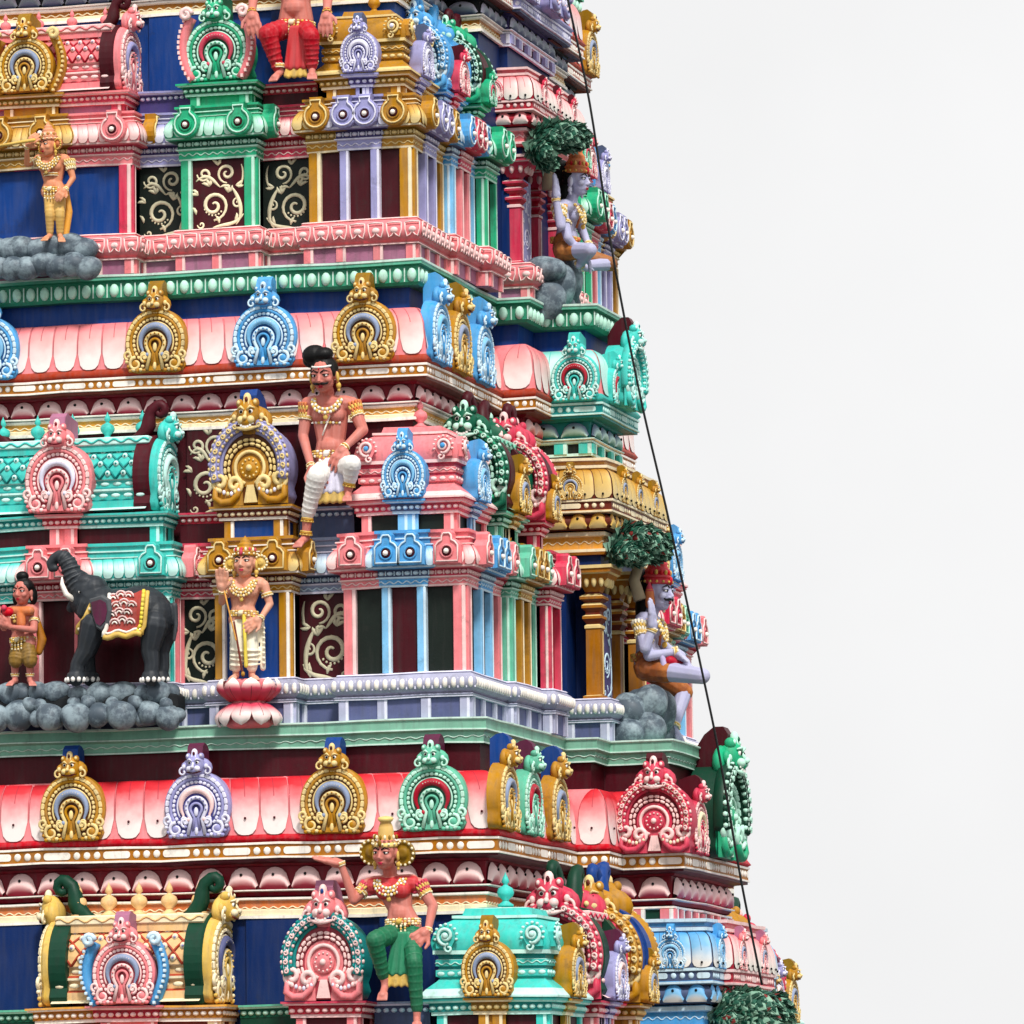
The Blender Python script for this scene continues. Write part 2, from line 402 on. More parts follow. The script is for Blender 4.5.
def lion(mb, z, s, c, lt, dark, eye='white', toothy=False):
    """kirtimukha lion mask centred (0, z), s = half width"""
    E = lambda x, y, zz, rx, ry, rz, m, seg=10, ring=6: mb.ell((x*s, y*s, z+zz*s), (rx*s, ry*s, rz*s), m, seg, ring)
    E(0, -.1, .1, .62, .55, .75, c, 14, 9)                    # skull
    E(0, -.45, -.28, .42, .35, .28, c, 12, 7)                 # muzzle
    for q in (-1, 1):
        E(q*.26, -.62, -.2, .22, .2, .2, lt)                  # cheek pads
        E(q*.24, -.55, .2, .13, .1, .11, eye, 10, 7); E(q*.24, -.64, .19, .08, .05, .08, 'black', 8, 5)
        mb.tube([(q*.08*s, -.62*s, z+.28*s), (q*.24*s, -.66*s, z+.43*s), (q*.46*s, -.5*s, z+.36*s)], [.05*s,.07*s,.03*s], lt, 6)
        E(q*.72, -.1, .0, .25, .2, .3, c); E(q*.74, -.24, -.02, .14, .12, .17, lt)      # ear tufts
        mb.tube([(p[0], p[1], p[2]) for p in spiral(q*.8*s, z-.35*s, .3*s, .06*s, pi/2, -q*.9, 14, -.25*s)], .07*s, lt, 6)
        E(q*.42, -.2, .62, .2, .25, .24, c); E(q*.44, -.36, .66, .1, .12, .12, lt)
        mb.tube([(q*.1*s, -.5*s, z+.42*s), (q*.14*s, -.42*s, z+.8*s)], [.05*s, .03*s], lt, 5)
    E(0, -.8, -.1, .12, .14, .13, lt); E(0, -.78, -.2, .06, .08, .05, dark)
    mb.tube([(0, -.62*s, z+.2*s), (0, -.74*s, z-.05*s)], [.06*s, .09*s], lt, 6)
    E(0, -.28, .84, .22, .2, .3, lt); E(0, -.4, .8, .1, .14, .14, dark)                  # crest jewel
    if toothy:
        mb.tube([(x*s, (-.62+.35*x*x)*s, z+(-.62+.25*x*x)*s) for x in (-.6,-.3,0,.3,.6)], [.05*s,.1*s,.12*s,.1*s,.05*s], lt, 8)
        for k in range(-3, 4): mb.box((k*.12-.05)*s, (k*.12+.05)*s, (-.74+.05*k*k*.2)*s, (-.6)*s, z+(-.6+.02*k*k)*s, z+(-.5+.02*k*k)*s, 'white')
        mb.tube([(x*s, -.6*s, z+(-.48+.2*x*x)*s) for x in (-.55,-.2,.2,.55)], [.03*s]*4, dark, 6)
    else:
        mb.tube([(x*s, (-.66+.3*x*x)*s, z+(-.46+.3*x*x)*s) for x in (-.5,-.25,0,.25,.5)], [.03*s,.06*s,.07*s,.06*s,.03*s], dark, 6)
def leafcurl(mb, x, z, s, q, c, lt, y=-.02):
    """makara foliage blob: two spirals and beads; q = side"""
    mb.tube(spiral(x, z, .3*s, .05*s, pi*.5 if q > 0 else pi*.5, -q*1.35, 20, y-.04*s), [.085*s*(1-.5*i/20) for i in range(21)], lt, 6)
    mb.tube(spiral(x-q*.42*s, z+.28*s, .2*s, .04*s, -pi*.5, q*1.1, 14, y-.05*s), [.06*s]*15, lt, 6)
    for k in range(6):
        a = pi*(1.0+.2*k) if q > 0 else pi*(2.0-.2*k)
        mb.ell((x+.42*s*cos(a), y-.03*s, z+.1*s+.36*s*sin(a)), (.09*s,.08*s,.075*s), lt if k % 2 else c, 8, 5)
    mb.ell((x, y, z), (.2*s, .12*s, .2*s), c, 8, 6)
def gable_meshes(kind, c, lt, dark, acc, wing, hook, hood, end=None):
    key = (kind, c, lt, dark, acc, wing, hook, hood, end)
    if key in _KC: return _KC[key]
    out = []
    plate = MB(); ol = gable_outline()
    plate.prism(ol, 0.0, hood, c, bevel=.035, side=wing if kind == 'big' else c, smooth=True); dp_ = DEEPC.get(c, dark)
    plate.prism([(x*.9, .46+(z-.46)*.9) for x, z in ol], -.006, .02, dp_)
    if kind == 'small':
        # scalloped rim of pale dashes
        rim = MB()
        for (r, rz, n, w, h, a0) in ((.445, .455, 20, .10, .055, 28), (.345, .355, 24, .062, .045, 40)):
            for i in range(n+1):
                a = radians(-a0+(180+2*a0)*i/n); x, z = r*cos(a), .46+rz*sin(a)
                M = Matrix.Translation((x, -.012, z)) @ Matrix.Rotation(-(a-pi/2), 4, 'Y')
                rim.box(-w/2*.9, w/2*.9, -.022, .02, -h/2, h/2, lt, M, bv=.012)
        rim.tube([(p[0], -.005, p[1]) for p in horseshoe(.395, .46, 34, 30, .405)], .026, c, 6)
        rim.tube([(p[0], -.008, p[1]) for p in horseshoe(.29, .46, 30, 26, .30)], .014, lt, 6)
        for q in (-1, 1):
            leafcurl(rim, q*.31, .135, .34, q, c, lt)
            for k in range(5): rim.ell((q*(.17+.055*k), -.03, .035+.012*(k % 2)), (.034,.03,.03), lt if k % 2 else c, 8, 5)
            rim.tube(spiral(q*.43, .27, .07, .02, -pi/2, q*1.1, 12, -.03), [.022]*13, lt, 6)
            rim.tube(spiral(q*.19, .27, .05, .015, -pi/2, -q*1.1, 12, -.035), [.018]*13, lt, 6)
        out.append(('beaded_rim', rim.mesh('beaded_rim')))
        arch = MB()
        arch.prism([(p[0], p[1]) for p in horseshoe(.28, .46, 38, 20)] + [(-.2, .2), (.2, .2)], -.004, .02, dark)
        n = 20; pts = horseshoe(.235, .47, 32, n); pts = [(.13,.26)] + [(.2, .3)] + pts + [(-.2, .3), (-.13,.26)]
        arch.tube([(p[0], -.02, p[1]) for p in pts], [.015,.022]+[.02+.034*sin(pi*i/n) for i in range(n+1)]+[.022,.015], acc, 7)
        for q in (-1, 1): arch.ell((q*.12, -.03, .27), (.035,.03,.035), acc, 8, 6)
        for i in range(7):
            a = radians(60+10*i); arch.ell((.235*cos(a), -.058, .475+.235*sin(a)), .013, lt, 6, 4)
        arch.tube([(.13, -.02, .05), (.085, -.02, .28)] + [(p[0], -.02, p[1]) for p in horseshoe(.15, .44, 20, 16)] + [(-.085, -.02, .28), (-.13, -.02, .05)], .03, lt, 6)
        arch.tube([(.05, -.03, .12), (.03, -.03, .3)] + [(p[0], -.03, p[1]) for p in horseshoe(.085, .42, 20, 12)] + [(-.03, -.03, .3), (-.05, -.03, .12)], .022, c, 6)
        for k in range(9):
            a = radians(-10+25*k); arch.ell((.15*cos(a), -.052, .44+.15*sin(a)), .014, c, 6, 4)
        arch.prism([(-.1,.03),(.1,.03),(.03,.3),(-.03,.3)], -.03, .0, c); arch.ell((0, -.035, .38), (.035,.02,.07), lt, 8, 6)
        arch.ell((0,-.03,.1), (.03,.02,.06), lt, 8, 6)
        out.append(('inner_arch', arch.mesh('inner_arch')))
        fc = MB(); lion(fc, 1.045, .225, c, lt, dark); fc.ell((0, .03, 1.02), (.24,.09,.17), c, 12, 8)
        out.append(('lion_face', fc.mesh('lion_face')))
        hk = MB(); w = .115
        pts = [(-.05, 1.05), (-.06, 1.22), (-.02, 1.33), (.06, 1.39), (.16, 1.37), (hood+.05, 1.31)]
        bt = [(.03, 1.1), (.04, 1.0), (.06, .9), (.08, .85), (.16, .85), (hood+.05, .85)]
        v = [(x, y, z) for x in (-w, w) for (y, z) in pts+bt[::-1]]; n = len(pts)*2
        hk.add(v, [tuple(range(n-1,-1,-1)), tuple(range(n, 2*n))] + [(i, (i+1) % n, n+(i+1) % n, n+i) for i in range(n)], hook)
        out.append(('hook', hk.mesh('hook')))
    else:
        rim = MB()     # thick outer wings rising from the lower scrolls up to the mask
        for q in (-1, 1):
            pts = [(q*.47*cos(radians(a)), .46+.5*sin(radians(a))) for a in range(-20, 81, 6)]
            m = len(pts)
            rim.tube([(p[0], -.03, p[1]) for p in pts], [.075]*m, wing, 8, flat=1.3)
            rim.tube([(p[0]*.83, -.015, .46+(p[1]-.46)*.83) for p in pts], [.03]*m, wing, 6)
            for k in range(1, m-1):
                M = Matrix.Translation((pts[k][0]*1.0, -.105, pts[k][1])) @ Matrix.Rotation(-(radians(-20+6*k)*1 if q > 0 else -radians(-20+6*k))+ (pi/2 if q > 0 else -pi/2), 4, 'Y')
                rim.box(-.028, .028, -.012, .02, -.035, .035, lt if acc is None else acc, M, bv=.01)
                if k % 2: rim.tube(spiral(.0, .0, .034, .010, 0, q*1.2, 10, -.025), [.012]*11, lt, 5, M)
                for e_ in (-1, 1): rim.ell((0, .02, e_*.06), (.03, .03, .018), lt if k % 2 else wing, 6, 4, M)
        out.append(('outer_arch', rim.mesh('outer_arch')))
        arch = MB()
        for (r, n, w, h) in ((.335, 15, .085, .04), (.285, 13, .085, .035)):
            for i in range(n+1):
                a = radians(-18+216*i/n); M = Matrix.Translation((r*cos(a), -.03, .44+r*sin(a))) @ Matrix.Rotation(-(a-pi/2), 4, 'Y')
                arch.box(-w*.42, w*.42, -.025, .02, -h/2, h/2, lt, M, bv=.012)
        arch.prism(horseshoe(.25, .44, 60, 22), -.012, .02, c)
        arch.tube([(p[0], -.03, p[1]) for p in horseshoe(.195, .44, 70, 22)], .024, lt, 6)
        arch.lathe([(.14,0),(.14,.02),(.12,.035),(.085,.03),(.07,.05),(.03,.055),(.001,.06)], (0,0,0), c, 18, M=Matrix.Translation((0,-.01,.44)) @ Matrix.Rotation(pi/2, 4, 'X'))
        arch.ell((0, -.065, .44), .04, lt, 10, 6)
        for k in range(12):
            a = 2*pi*k/12; arch.ell((.105*cos(a), -.045, .44+.105*sin(a)), .014, lt, 6, 4)
        arch.prism([(-.09,.03),(.09,.03),(.045,.24),(-.045,.24)], -.03, 0, lt)
        out.append(('inner_arch', arch.mesh('inner_arch')))
        cur = MB()
        for q in (-1, 1):
            cur.prism([(q*.5,.0),(q*.5,.34),(q*.12,.34),(q*.1,.0)][::q], -.035, .0, c)
            cur.tube(spiral(q*.40, .285, .10, .03, -pi/2, q*1.3, 20, -.05), [.035]*21, lt, 6)
            cur.tube(spiral(q*.2, .25, .1, .03, -pi/2, -q*1.3, 20, -.055), [.035]*21, lt, 6)
            cur.tube([(q*.46, -.05, .24), (q*.47, -.06, .1), (q*.38, -.06, .04), (q*.25, -.06, .05), (q*.16,-.06,.13), (q*.12,-.06,.24)], [.03,.045,.045,.045,.04,.03], c, 7)
            for k in range(6): cur.ell((q*(.14+.05*k), -.075, .13+.02*abs(k-2.5)), (.024,.025,.03), lt if k % 2 else (acc or c), 8, 5)
        out.append(('scroll_foot', cur.mesh('scroll_foot')))
        fc = MB(); lion(fc, 1.05, .25, c, lt, dark, toothy=True); fc.ell((0, .05, 1.0), (.3,.1,.2), c, 12, 8)
        out.append(('lion_face', fc.mesh('lion_face')))
        hk = MB(); w = .115
        pts = [(-.0, 1.1), (-.03, 1.30), (.02, 1.38), (.12, 1.38), (hood*.7, 1.30), (hood+.02, 1.12)]
        bt = [(.06, 1.1), (.07, 1.0), (.1, .9), (.14, .85), (hood*.7, .85), (hood+.02, .85)]
        v = [(x, y, z) for x in (-w, w) for (y, z) in pts+bt[::-1]]; n = len(pts)*2
        hk.add(v, [tuple(range(n-1,-1,-1)), tuple(range(n, 2*n))] + [(i, (i+1) % n, n+(i+1) % n, n+i) for i in range(n)], hook)
        out.append(('hook', hk.mesh('hook')))
    if end:     # free-standing end gable: thick dark back plate rising into a curled crest
        out = [q for q in out if q[0] != 'hook']; bk = MB()
        bk.prism([(x*1.05, .46+(z-.46)*1.05) for x, z in ol], hood-.01, hood+.2, end, bevel=.02)
        y0 = hood+.1; pts = [(0,y0+.34,.93),(0,y0+.2,.98),(0,y0+.09,1.06),(0,y0+.05,1.15),(0,y0+.04,1.24),(0,y0+.01,1.33),(0,y0-.07,1.39)]
        pts += [(0, y0-.10+.085*cos(a)*(1-.09*i), 1.315+.085*sin(a)*(1-.09*i)) for i, a in enumerate([pi*.55+pi*.22*k for k in range(8)])]
        bk.tube(pts, [.03,.07,.1,.1,.085,.075,.07]+[.066-.005*i for i in range(8)], end, 8, flat=1.0)
        out.append(('back_plate', bk.mesh('back_plate')))
    _KC[key] = (plate.mesh('gable_plate'), out); return _KC[key]
SCHEME = {  # base, light, dark, accent, wing, hook
    'gold': ('gold','goldlt','maroon','slatelt','gold','olive'), 'goldblue': ('gold','goldlt','maroon','slatelt','gold','royal'),
    'blue': ('blue','bluelt','slate','sky','blue','blue'), 'bluered': ('blue','bluelt','slate','bluelt','blue','blue'),
    'lav': ('lav','lavlt','maroon','pinklt','lav','plum'), 'green': ('ledge','greenlt','greendk','crimson','ledge','plum'),
    'mint': ('green','greenlt','greendk','rose','pink','greendk'), 'pink': ('pink','pinklt','maroon','slatelt','pink','mauve'),
    'red': ('rose','pinklt','crimson','pinklt','rose','maroon'), 'redbig': ('rose','pinklt','maroon','cream','rose','maroon'), 'cyan': ('cyan','cyanlt','teal','crimson','cyan','cyan'),
    'purple': ('lav','lavlt','purple','lavlt','lav','slate'),
    'goldlav': ('gold','goldlt','brown','lavlt','lav','royal'), 'pinkcyan': ('pink','pinklt','royal','lavlt','teal','mauve'),
    'greenbig': ('greendk','greenlt','bottle','green','greendk','dkmaroon'), 'pinkbig': ('rose','pinklt','maroon','pinklt','rose','bottle'),
    'bluebig': ('blue','bluelt','slate','bluelt','blue','blue'), 'goldbig': ('gold','goldlt','brown','softgold','gold','royal'),
    'cyanbig': ('cyan','cyanlt','teal','cyanlt','cyan','maroon'), 'creambig': ('softgold','cream','brown','lavdeep','softgold','bottle'), 'rosepink': ('pink','pinklt','reddeep','lavlt','pink','mauve'),
    'pinkmaroon': ('pink','pinklt','maroon','lav','pink','dkmaroon'), 'cyanmaroon': ('cyan','cyanlt','teal','cyanlt','cyan','maroon'),
    'greenbold': ('green','greenlt','greendk','ledgelt','bottle','dkmaroon'), 'amber': ('amber','cream','brown','cream','amber','ochre'),
}
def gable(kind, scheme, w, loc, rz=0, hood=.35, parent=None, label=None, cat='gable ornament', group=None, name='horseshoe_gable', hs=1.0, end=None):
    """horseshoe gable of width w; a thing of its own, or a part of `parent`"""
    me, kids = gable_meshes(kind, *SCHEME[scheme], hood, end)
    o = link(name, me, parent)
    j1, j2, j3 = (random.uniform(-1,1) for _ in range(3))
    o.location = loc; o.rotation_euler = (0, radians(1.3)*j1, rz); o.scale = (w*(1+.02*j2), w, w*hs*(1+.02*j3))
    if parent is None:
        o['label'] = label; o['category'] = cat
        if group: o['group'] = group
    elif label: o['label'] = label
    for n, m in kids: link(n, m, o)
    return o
# ---------------------------------------------------------------- painted scrollwork panel
def scroll_panel(name, parent, x0, x1, z0, z1, y, back, ink, flip=False, ink2=None):
    mb = MB(); W, H = x1-x0, z1-z0; mb.box(x0, x1, y, y+.03, z0, z1, back)
    q = -1 if flip else 1; s = min(W*1.2, H*.72); cx = (x0+x1)/2
    def sp(fx, fz, r, a0, t, w):
        n = 26; pts = spiral(cx+q*fx*W, z0+fz*H, r*s, r*s*.12, a0 if q > 0 else pi-a0, q*t, n, y-.004)
        mb.tube(pts, [w*s*(.5+.7*sin(pi*min(1, (i+2)/n*.9))) for i in range(n+1)], ink, 6, flat=.25, up=(0,1,0))
    def curve(P, w):
        n = 14; pts = []
        for i in range(n+1):
            t = i/n; a = (1-t)**3; b = 3*t*(1-t)**2; c = 3*t*t*(1-t); d = t**3
            pts.append((cx+q*W*(a*P[0][0]+b*P[1][0]+c*P[2][0]+d*P[3][0]), y-.004, z0+H*(a*P[0][1]+b*P[1][1]+c*P[2][1]+d*P[3][1])))
        mb.tube(pts, [w*s*(.25+.9*sin(pi*(i+.6)/(n+1.2))) for i in range(n+1)], ink, 6, flat=.25, up=(0,1,0))
    def leaf(fx, fz, a, r):
        t = radians(a if q > 0 else 180-a); X0 = cx+q*fx*W; Z0 = z0+fz*H
        mb.tube([(X0, y-.004, Z0), (X0+.4*r*s*cos(t), y-.004, Z0+.4*r*s*sin(t)), (X0+.75*r*s*cos(t+.15*q), y-.004, Z0+.75*r*s*sin(t+.15*q)), (X0+r*s*cos(t+.3*q), y-.004, Z0+r*s*sin(t+.3*q))], [.012*s, .038*s, .03*s, .004*s], ink2 or ink, 6, flat=.2, up=(0,1,0))
    sp(-.10, .34, .30, pi*1.5, 1.6, .036); sp(.14, .80, .20, -pi*.5, -1.5, .030); sp(-.27, .80, .15, pi, 1.4, .026); sp(.33, .36, .11, pi*.4, 1.3, .022); sp(-.33, .07, .08, pi, 1.1, .018)
    curve([(.30,.05),(.50,.22),(.32,.50),(.22,.60)], .04); curve([(-.12,.02),(.1,.08),(.3,.02),(.44,.2)], .034); curve([(-.42,.70),(-.2,.86),(-.1,.68),(.02,.6)], .036); curve([(.02,.6),(.1,.64),(.12,.6),(.2,.62)], .03); curve([(.40,.92),(.46,.8),(.44,.7),(.38,.6)], .024)
    for fx, fz, a0 in ((.16,.52,40), (.16,.52,75), (.16,.52,110), (-.18,.62,100), (-.18,.62,140), (-.18,.62,65), (.28,.10,20), (.28,.10,60), (.30,.62,20), (.30,.62,-20), (-.38,.50,120), (-.38,.50,160), (-.02,.92,60), (-.02,.92,120), (.0,.08,100), (-.42,.22,100)):
        leaf(fx, fz, a0, .17)
    for i in range(7):
        a = radians(200+20*i); mb.ell((cx+q*(-.10*W+.20*s*cos(a)), y-.004, z0+.34*H+.20*s*sin(a)), (.022*s,.005,.022*s), ink2 or ink, 6, 4)
    return mb.build(name, parent)
# ---------------------------------------------------------------- medallion on a little cornice
def medallion(name, parent, x, y, z, h, style, c, lt, M=None):
    mb = MB(M); w = h*.40
    if style == 'bottle':
        ol = [(-w,-.45*h),(w,-.45*h),(w,.08*h),(w*.75,.2*h),(w*.42,.27*h),(w*.42,.42*h),(w*.25,.5*h),(-w*.25,.5*h),(-w*.42,.42*h),(-w*.42,.27*h),(-w*.75,.2*h),(-w,.08*h)]
    else:
        ol = [(w*1.05*cos(radians(a)), -.08*h+w*1.05*sin(radians(a))) for a in range(-240, 61, 20)] + [(w*.42,.34*h),(w*.5,.5*h),(-w*.5,.5*h),(-w*.42,.34*h)]
    T = Matrix.Translation((x, y, z))
    mb.prism(ol, -.045*h/.22, .05, c, T, bevel=.008)
    loop = [(p[0]*.8, -.05*h/.22, -.03*h+(p[1]+.03*h)*.82) for p in ol]; loop.append(loop[0])
    mb.tube(loop, .006*h/.22+.001, lt, 5, T)
    zc = -.1*h
    R = T @ Matrix.Translation((0, -.045*h/.22, zc)) @ Matrix.Rotation(pi/2, 4, 'X')
    mb.lathe([(w*.5,0),(w*.5,.012),(w*.4,.02),(w*.36,.004),(.001,.002)], (0,0,0), [c,lt,lt,'black'][3] if False else c, 14, R)
    mb.lathe([(w*.36,.003),(w*.34,.008),(.001,.008)], (0,0,0), 'dkmaroon', 14, R)
    mb.ell((0, -.05*h/.22-.012, zc), (w*.2,w*.2,w*.2), 'creamlt', 8, 6, T)
    return mb.build(name, parent)
# ---------------------------------------------------------------- miniature shrines on the ledges
LV = dict(blk=.21, t0=.25, t1=.45, wall=1.33, wave=1.43, bead=1.51, kap=1.73, fil=1.90, neck=2.08, bead2=2.20, base=2.33, roof=3.0)
LV1 = dict(blk=.15, t0=.17, t1=.41, wall=1.15, wave=1.27, bead=1.36, kap=1.58, fil=1.71, neck=1.82, bead2=1.93, base=2.04, roof=2.5)
LV3 = {k: v*1.15 for k, v in LV.items()}
SCH = {  # main, light edge, deep, bead, panel, top
    'pink': dict(m='pink', l='pinklt', d='rose', b='pinklt', pan='blackgreen', pil='pink', e='pinklt', nk='blackgreen'),
    'pinkred': dict(m='rose', l='pinklt', d='crimson', b='pinklt', pan='navy', pil='pink', e='pinklt', nk='maroon'),
    'pinkt1': dict(m='pink', l='pinklt', d='rose', b='pinklt', pan='royal', pil='rose', e='pinklt', nk='mauve'),
    'blue': dict(m='blue', l='bluelt', d='slate', b='bluelt', pan='dkmaroon', pil='sky', e='bluelt', nk='blue'),
    'gold': dict(m='gold', l='goldlt', d='brown', b='cream', pan='royal', pil='gold', e='creamlt', nk='royal'),
    'goldt1': dict(m='gold', l='goldlt', d='olive', b='goldlt', pan='dkmaroon', pil='gold', e='cream', nk='gold'),
    'amber': dict(m='amber', l='cream', d='brown', b='cream', pan='navy', pil='amber', e='cream', nk='brown'),
    'lav': dict(m='lav', l='lavlt', d='purple', b='lavlt', pan='dkmaroon', pil='lav', e='lavlt', nk='lav'),
    'green': dict(m='green', l='greenlt', d='greendk', b='greenlt', pan='dkmaroon', pil='green', e='greenlt', nk='green'),
    'greendk': dict(m='ledge', l='greenlt', d='greendk', b='greenlt', pan='bottle', pil='ledge', e='greenlt', nk='bottle'),
    'cyan': dict(m='cyan', l='cyanlt', d='teal', b='cyanlt', pan='dkmaroon', pil='cyan', e='cyanlt', nk='dkmaroon'),
    'red': dict(m='rose', l='pinklt', d='crimson', b='pinklt', pan='crimson', pil='rose', e='pinklt', nk='dkmaroon'),
    'slate': dict(m='slatelt', l='bluelt', d='slate', b='bluelt', pan='dkmaroon', pil='slate', e='lavlt', nk='slate'),
    'purple': dict(m='lav', l='lavlt', d='purple', b='lavlt', pan='blackgreen', pil='purple', e='lavlt', nk='purple'),
    'cream': dict(m='amber', l='creamlt', d='ochre', b='creamlt', pan='navy', pil='cream', e='creamlt', nk='brown'),
    'maroonpink': dict(m='pink', l='pinklt', d='crimson', b='pinklt', pan='dkmaroon', pil='pink', e='pinklt', nk='pink'),
}
PLSCH = {'lav': dict(blk='lavdeep', post='lavpost', tor='lavgrey', bead='creamlt', e='lavlt'), 'pinkp': dict(blk='mauve', post='pink', tor='pink', bead='pinklt', e='pinklt'), 'greenp': dict(blk='greendk', post='ledge', tor='ledge', bead='ledgelt', e='ledgelt')}
def plinth(name, parent, path, lv, pl, motif='bead', posts=()):
    c = PLSCH[pl]; mb = MB(); k = lv['blk']/.21
    mb.sweep(path, [(-.05,0),(.05,0),(.05,lv['blk']),(.09,lv['blk']),(.09,lv['blk']+.012),(.10,lv['blk']+.022),(.07,lv['t0'])], [c['blk'],c['blk'],c['e'],c['e'],c['tor'],c['tor']])
    h = lv['t1']-lv['t0']
    mb.sweep(path, torus_prof(.06, .14, lv['t0'], lv['t1'], 7), c['tor'], smooth=True)
    mb.sweep(path, [(.06,lv['t1']),(.075,lv['t1']+.008),(.06,lv['t1']+.02),(-.05,lv['t1']+.02)], c['e'])
    if motif == 'bead':
        beads(mb, path, .125, (lv['t0']+lv['t1'])/2, .032*k, h*.27, .088*k, c['bead'], ry=.03, tick=c['e'])
    else:
        def f(M, u, st):
            zc = (lv['t0']+lv['t1'])/2; a = st*.40; b = h*.3
            mb.tube([(u-a,-.008,zc+b),(u-a,-.004,zc),(u-a*.75,-.0,zc-b),(u-a*.3,0,zc-b*.75),(u,0,zc-b*.3),(u+a*.3,0,zc-b*.75),(u+a*.75,0,zc-b),(u+a,-.004,zc),(u+a,-.008,zc+b),(u,-.01,zc+b*1.1),(u-a,-.008,zc+b)], .009, c['e'], 4, M)
            mb.ell((u,-.0,zc), (a*.6,.02,b*.45), c['bead'], 8, 5, M)
        row(mb, path, .135, .26*k, f)
    for M, L in segs(path, .05):
        for u in posts if posts else ():
            pass
        n = max(1, int(round(L/.42)))
        for i in range(n+1):
            w = .05; u = min(max(L*i/n, w), L-w)
            mb.box(u-w, u+w*.45, -.025, .01, 0, lv['blk']-.004, c['post'], M); mb.box(u+w*.45, u+w, -.027, .01, 0, lv['blk']-.004, c['e'], M)
    return mb.build(name, parent)
def entablature(name, parent, path, lv, c, style='bottle', petal=True):
    """wave band, bead band, rolled cornice and stepped fillets above the pilasters"""
    mb = MB(); w0 = lv['wall']; k = (lv['fil']-lv['wall'])/.57
    mb.sweep(path, [(-.08,w0),(.02,w0),(.025,w0+.02*k),(.025,lv['wave']-.02*k),(.05,lv['wave']-.012),(.05,lv['wave']),(.035,lv['wave']),(.035,lv['bead']-.012),(.10,lv['bead']-.008),(.13,lv['bead']),(.135,lv['bead']+.018)],
             [c['d'],c['e'],c['m'],c['e'],c['e'],c['d'],c['d'],c['d'],c['m'],c['e']])
    z0, z1 = lv['bead']+.018, lv['kap']
    kp = [(.135,z0),(.15,z0+(z1-z0)*.3),(.135,z0+(z1-z0)*.6),(.105,z0+(z1-z0)*.85),(.08,z1)]
    mb.sweep(path, kp, c['m'], smooth=True)
    f = lv['fil']; h = f-z1
    mb.sweep(path, [(.08,z1),(.10,z1+.01),(.10,z1+h*.12),(.06,z1+h*.14),(.06,z1+h*.42),(.075,z1+h*.44),(.075,z1+h*.52),(.035,z1+h*.55),(.035,z1+h*.78),(.06,z1+h*.82),(.06,f),(-.25,f)],
             [c['e'],c['e'],c['d'],c['m'],c['e'],c['e'],c['d'],c['m'],c['e'],c['m'],c['m']])
    wave(mb, path, .027, (w0+lv['wave'])/2, .012*k, .09*k, c['l'], .007)
    beads(mb, path, .04, (lv['wave']+lv['bead'])/2, .032*k, .022*k, .085*k, c['b'], ry=.03, tick=c['l'])
    if petal: petals(mb, path, [(o+.0, z) for o, z in kp[::-1]], .115*k, 'petal_'+c['m'] if 'petal_'+c['m'] in _M else c['l'], rnd=.3)
    return mb.build(name, parent)
def neck(name, parent, path, lv, c, dz=-.13):
    """recessed neck with posts and the beaded band over it"""
    mb = MB(); a, b, d, e = lv['fil'], lv['neck'], lv['bead2'], lv['base']; k = (d-b)/.12
    mb.sweep(path, [(dz-.02,a),(dz-.02,b)], c['nk'])
    for M, L in segs(path, dz-.02):
        for u in ([.05, L-.05] if L < .7 else [.05, L/2, L-.05]):
            mb.box(u-.05, u+.02, -.03, .02, a, b, c['pil'], M); mb.box(u+.02, u+.05, -.033, .02, a, b, c['e'], M)
    mb.sweep(path, [(dz-.02,b),(dz+.03,b),(dz+.03,b+.03*k),(dz+.045,b+.03*k),(dz+.045,d-.02*k),(dz+.09,d-.015*k),(dz+.095,d),(dz+.11,d),(dz+.11,d+.02),(dz-.1,d+.02)],
             [c['m'],c['e'],c['d'],c['d'],c['m'],c['e'],c['e'],c['m'],c['m']])
    beads(mb, path, dz+.05, (b+d)/2+.005, .028*k, .02*k, .07*k, c['b'], ry=.025)
    return mb.build(name, parent)
def pilaster(parent, x, w, lv, c, y=0.0, M=None, flip=False):
    mb = MB(M); z0, z1 = lv['t1']+.02, lv['wall']
    e = w*.3
    mb.box(x-w/2, x+w/2-e, y-.03, y+.08, z0, z1, c['pil'], bv=.006); mb.box(x+w/2-e, x+w/2, y-.034, y+.08, z0, z1, c['e'], bv=.006)
    return mb.build('pilaster', parent)
def upath(x0, x1, y0, y1):
    return [(x0, y1), (x0, y0), (x1, y0), (x1, y1)]
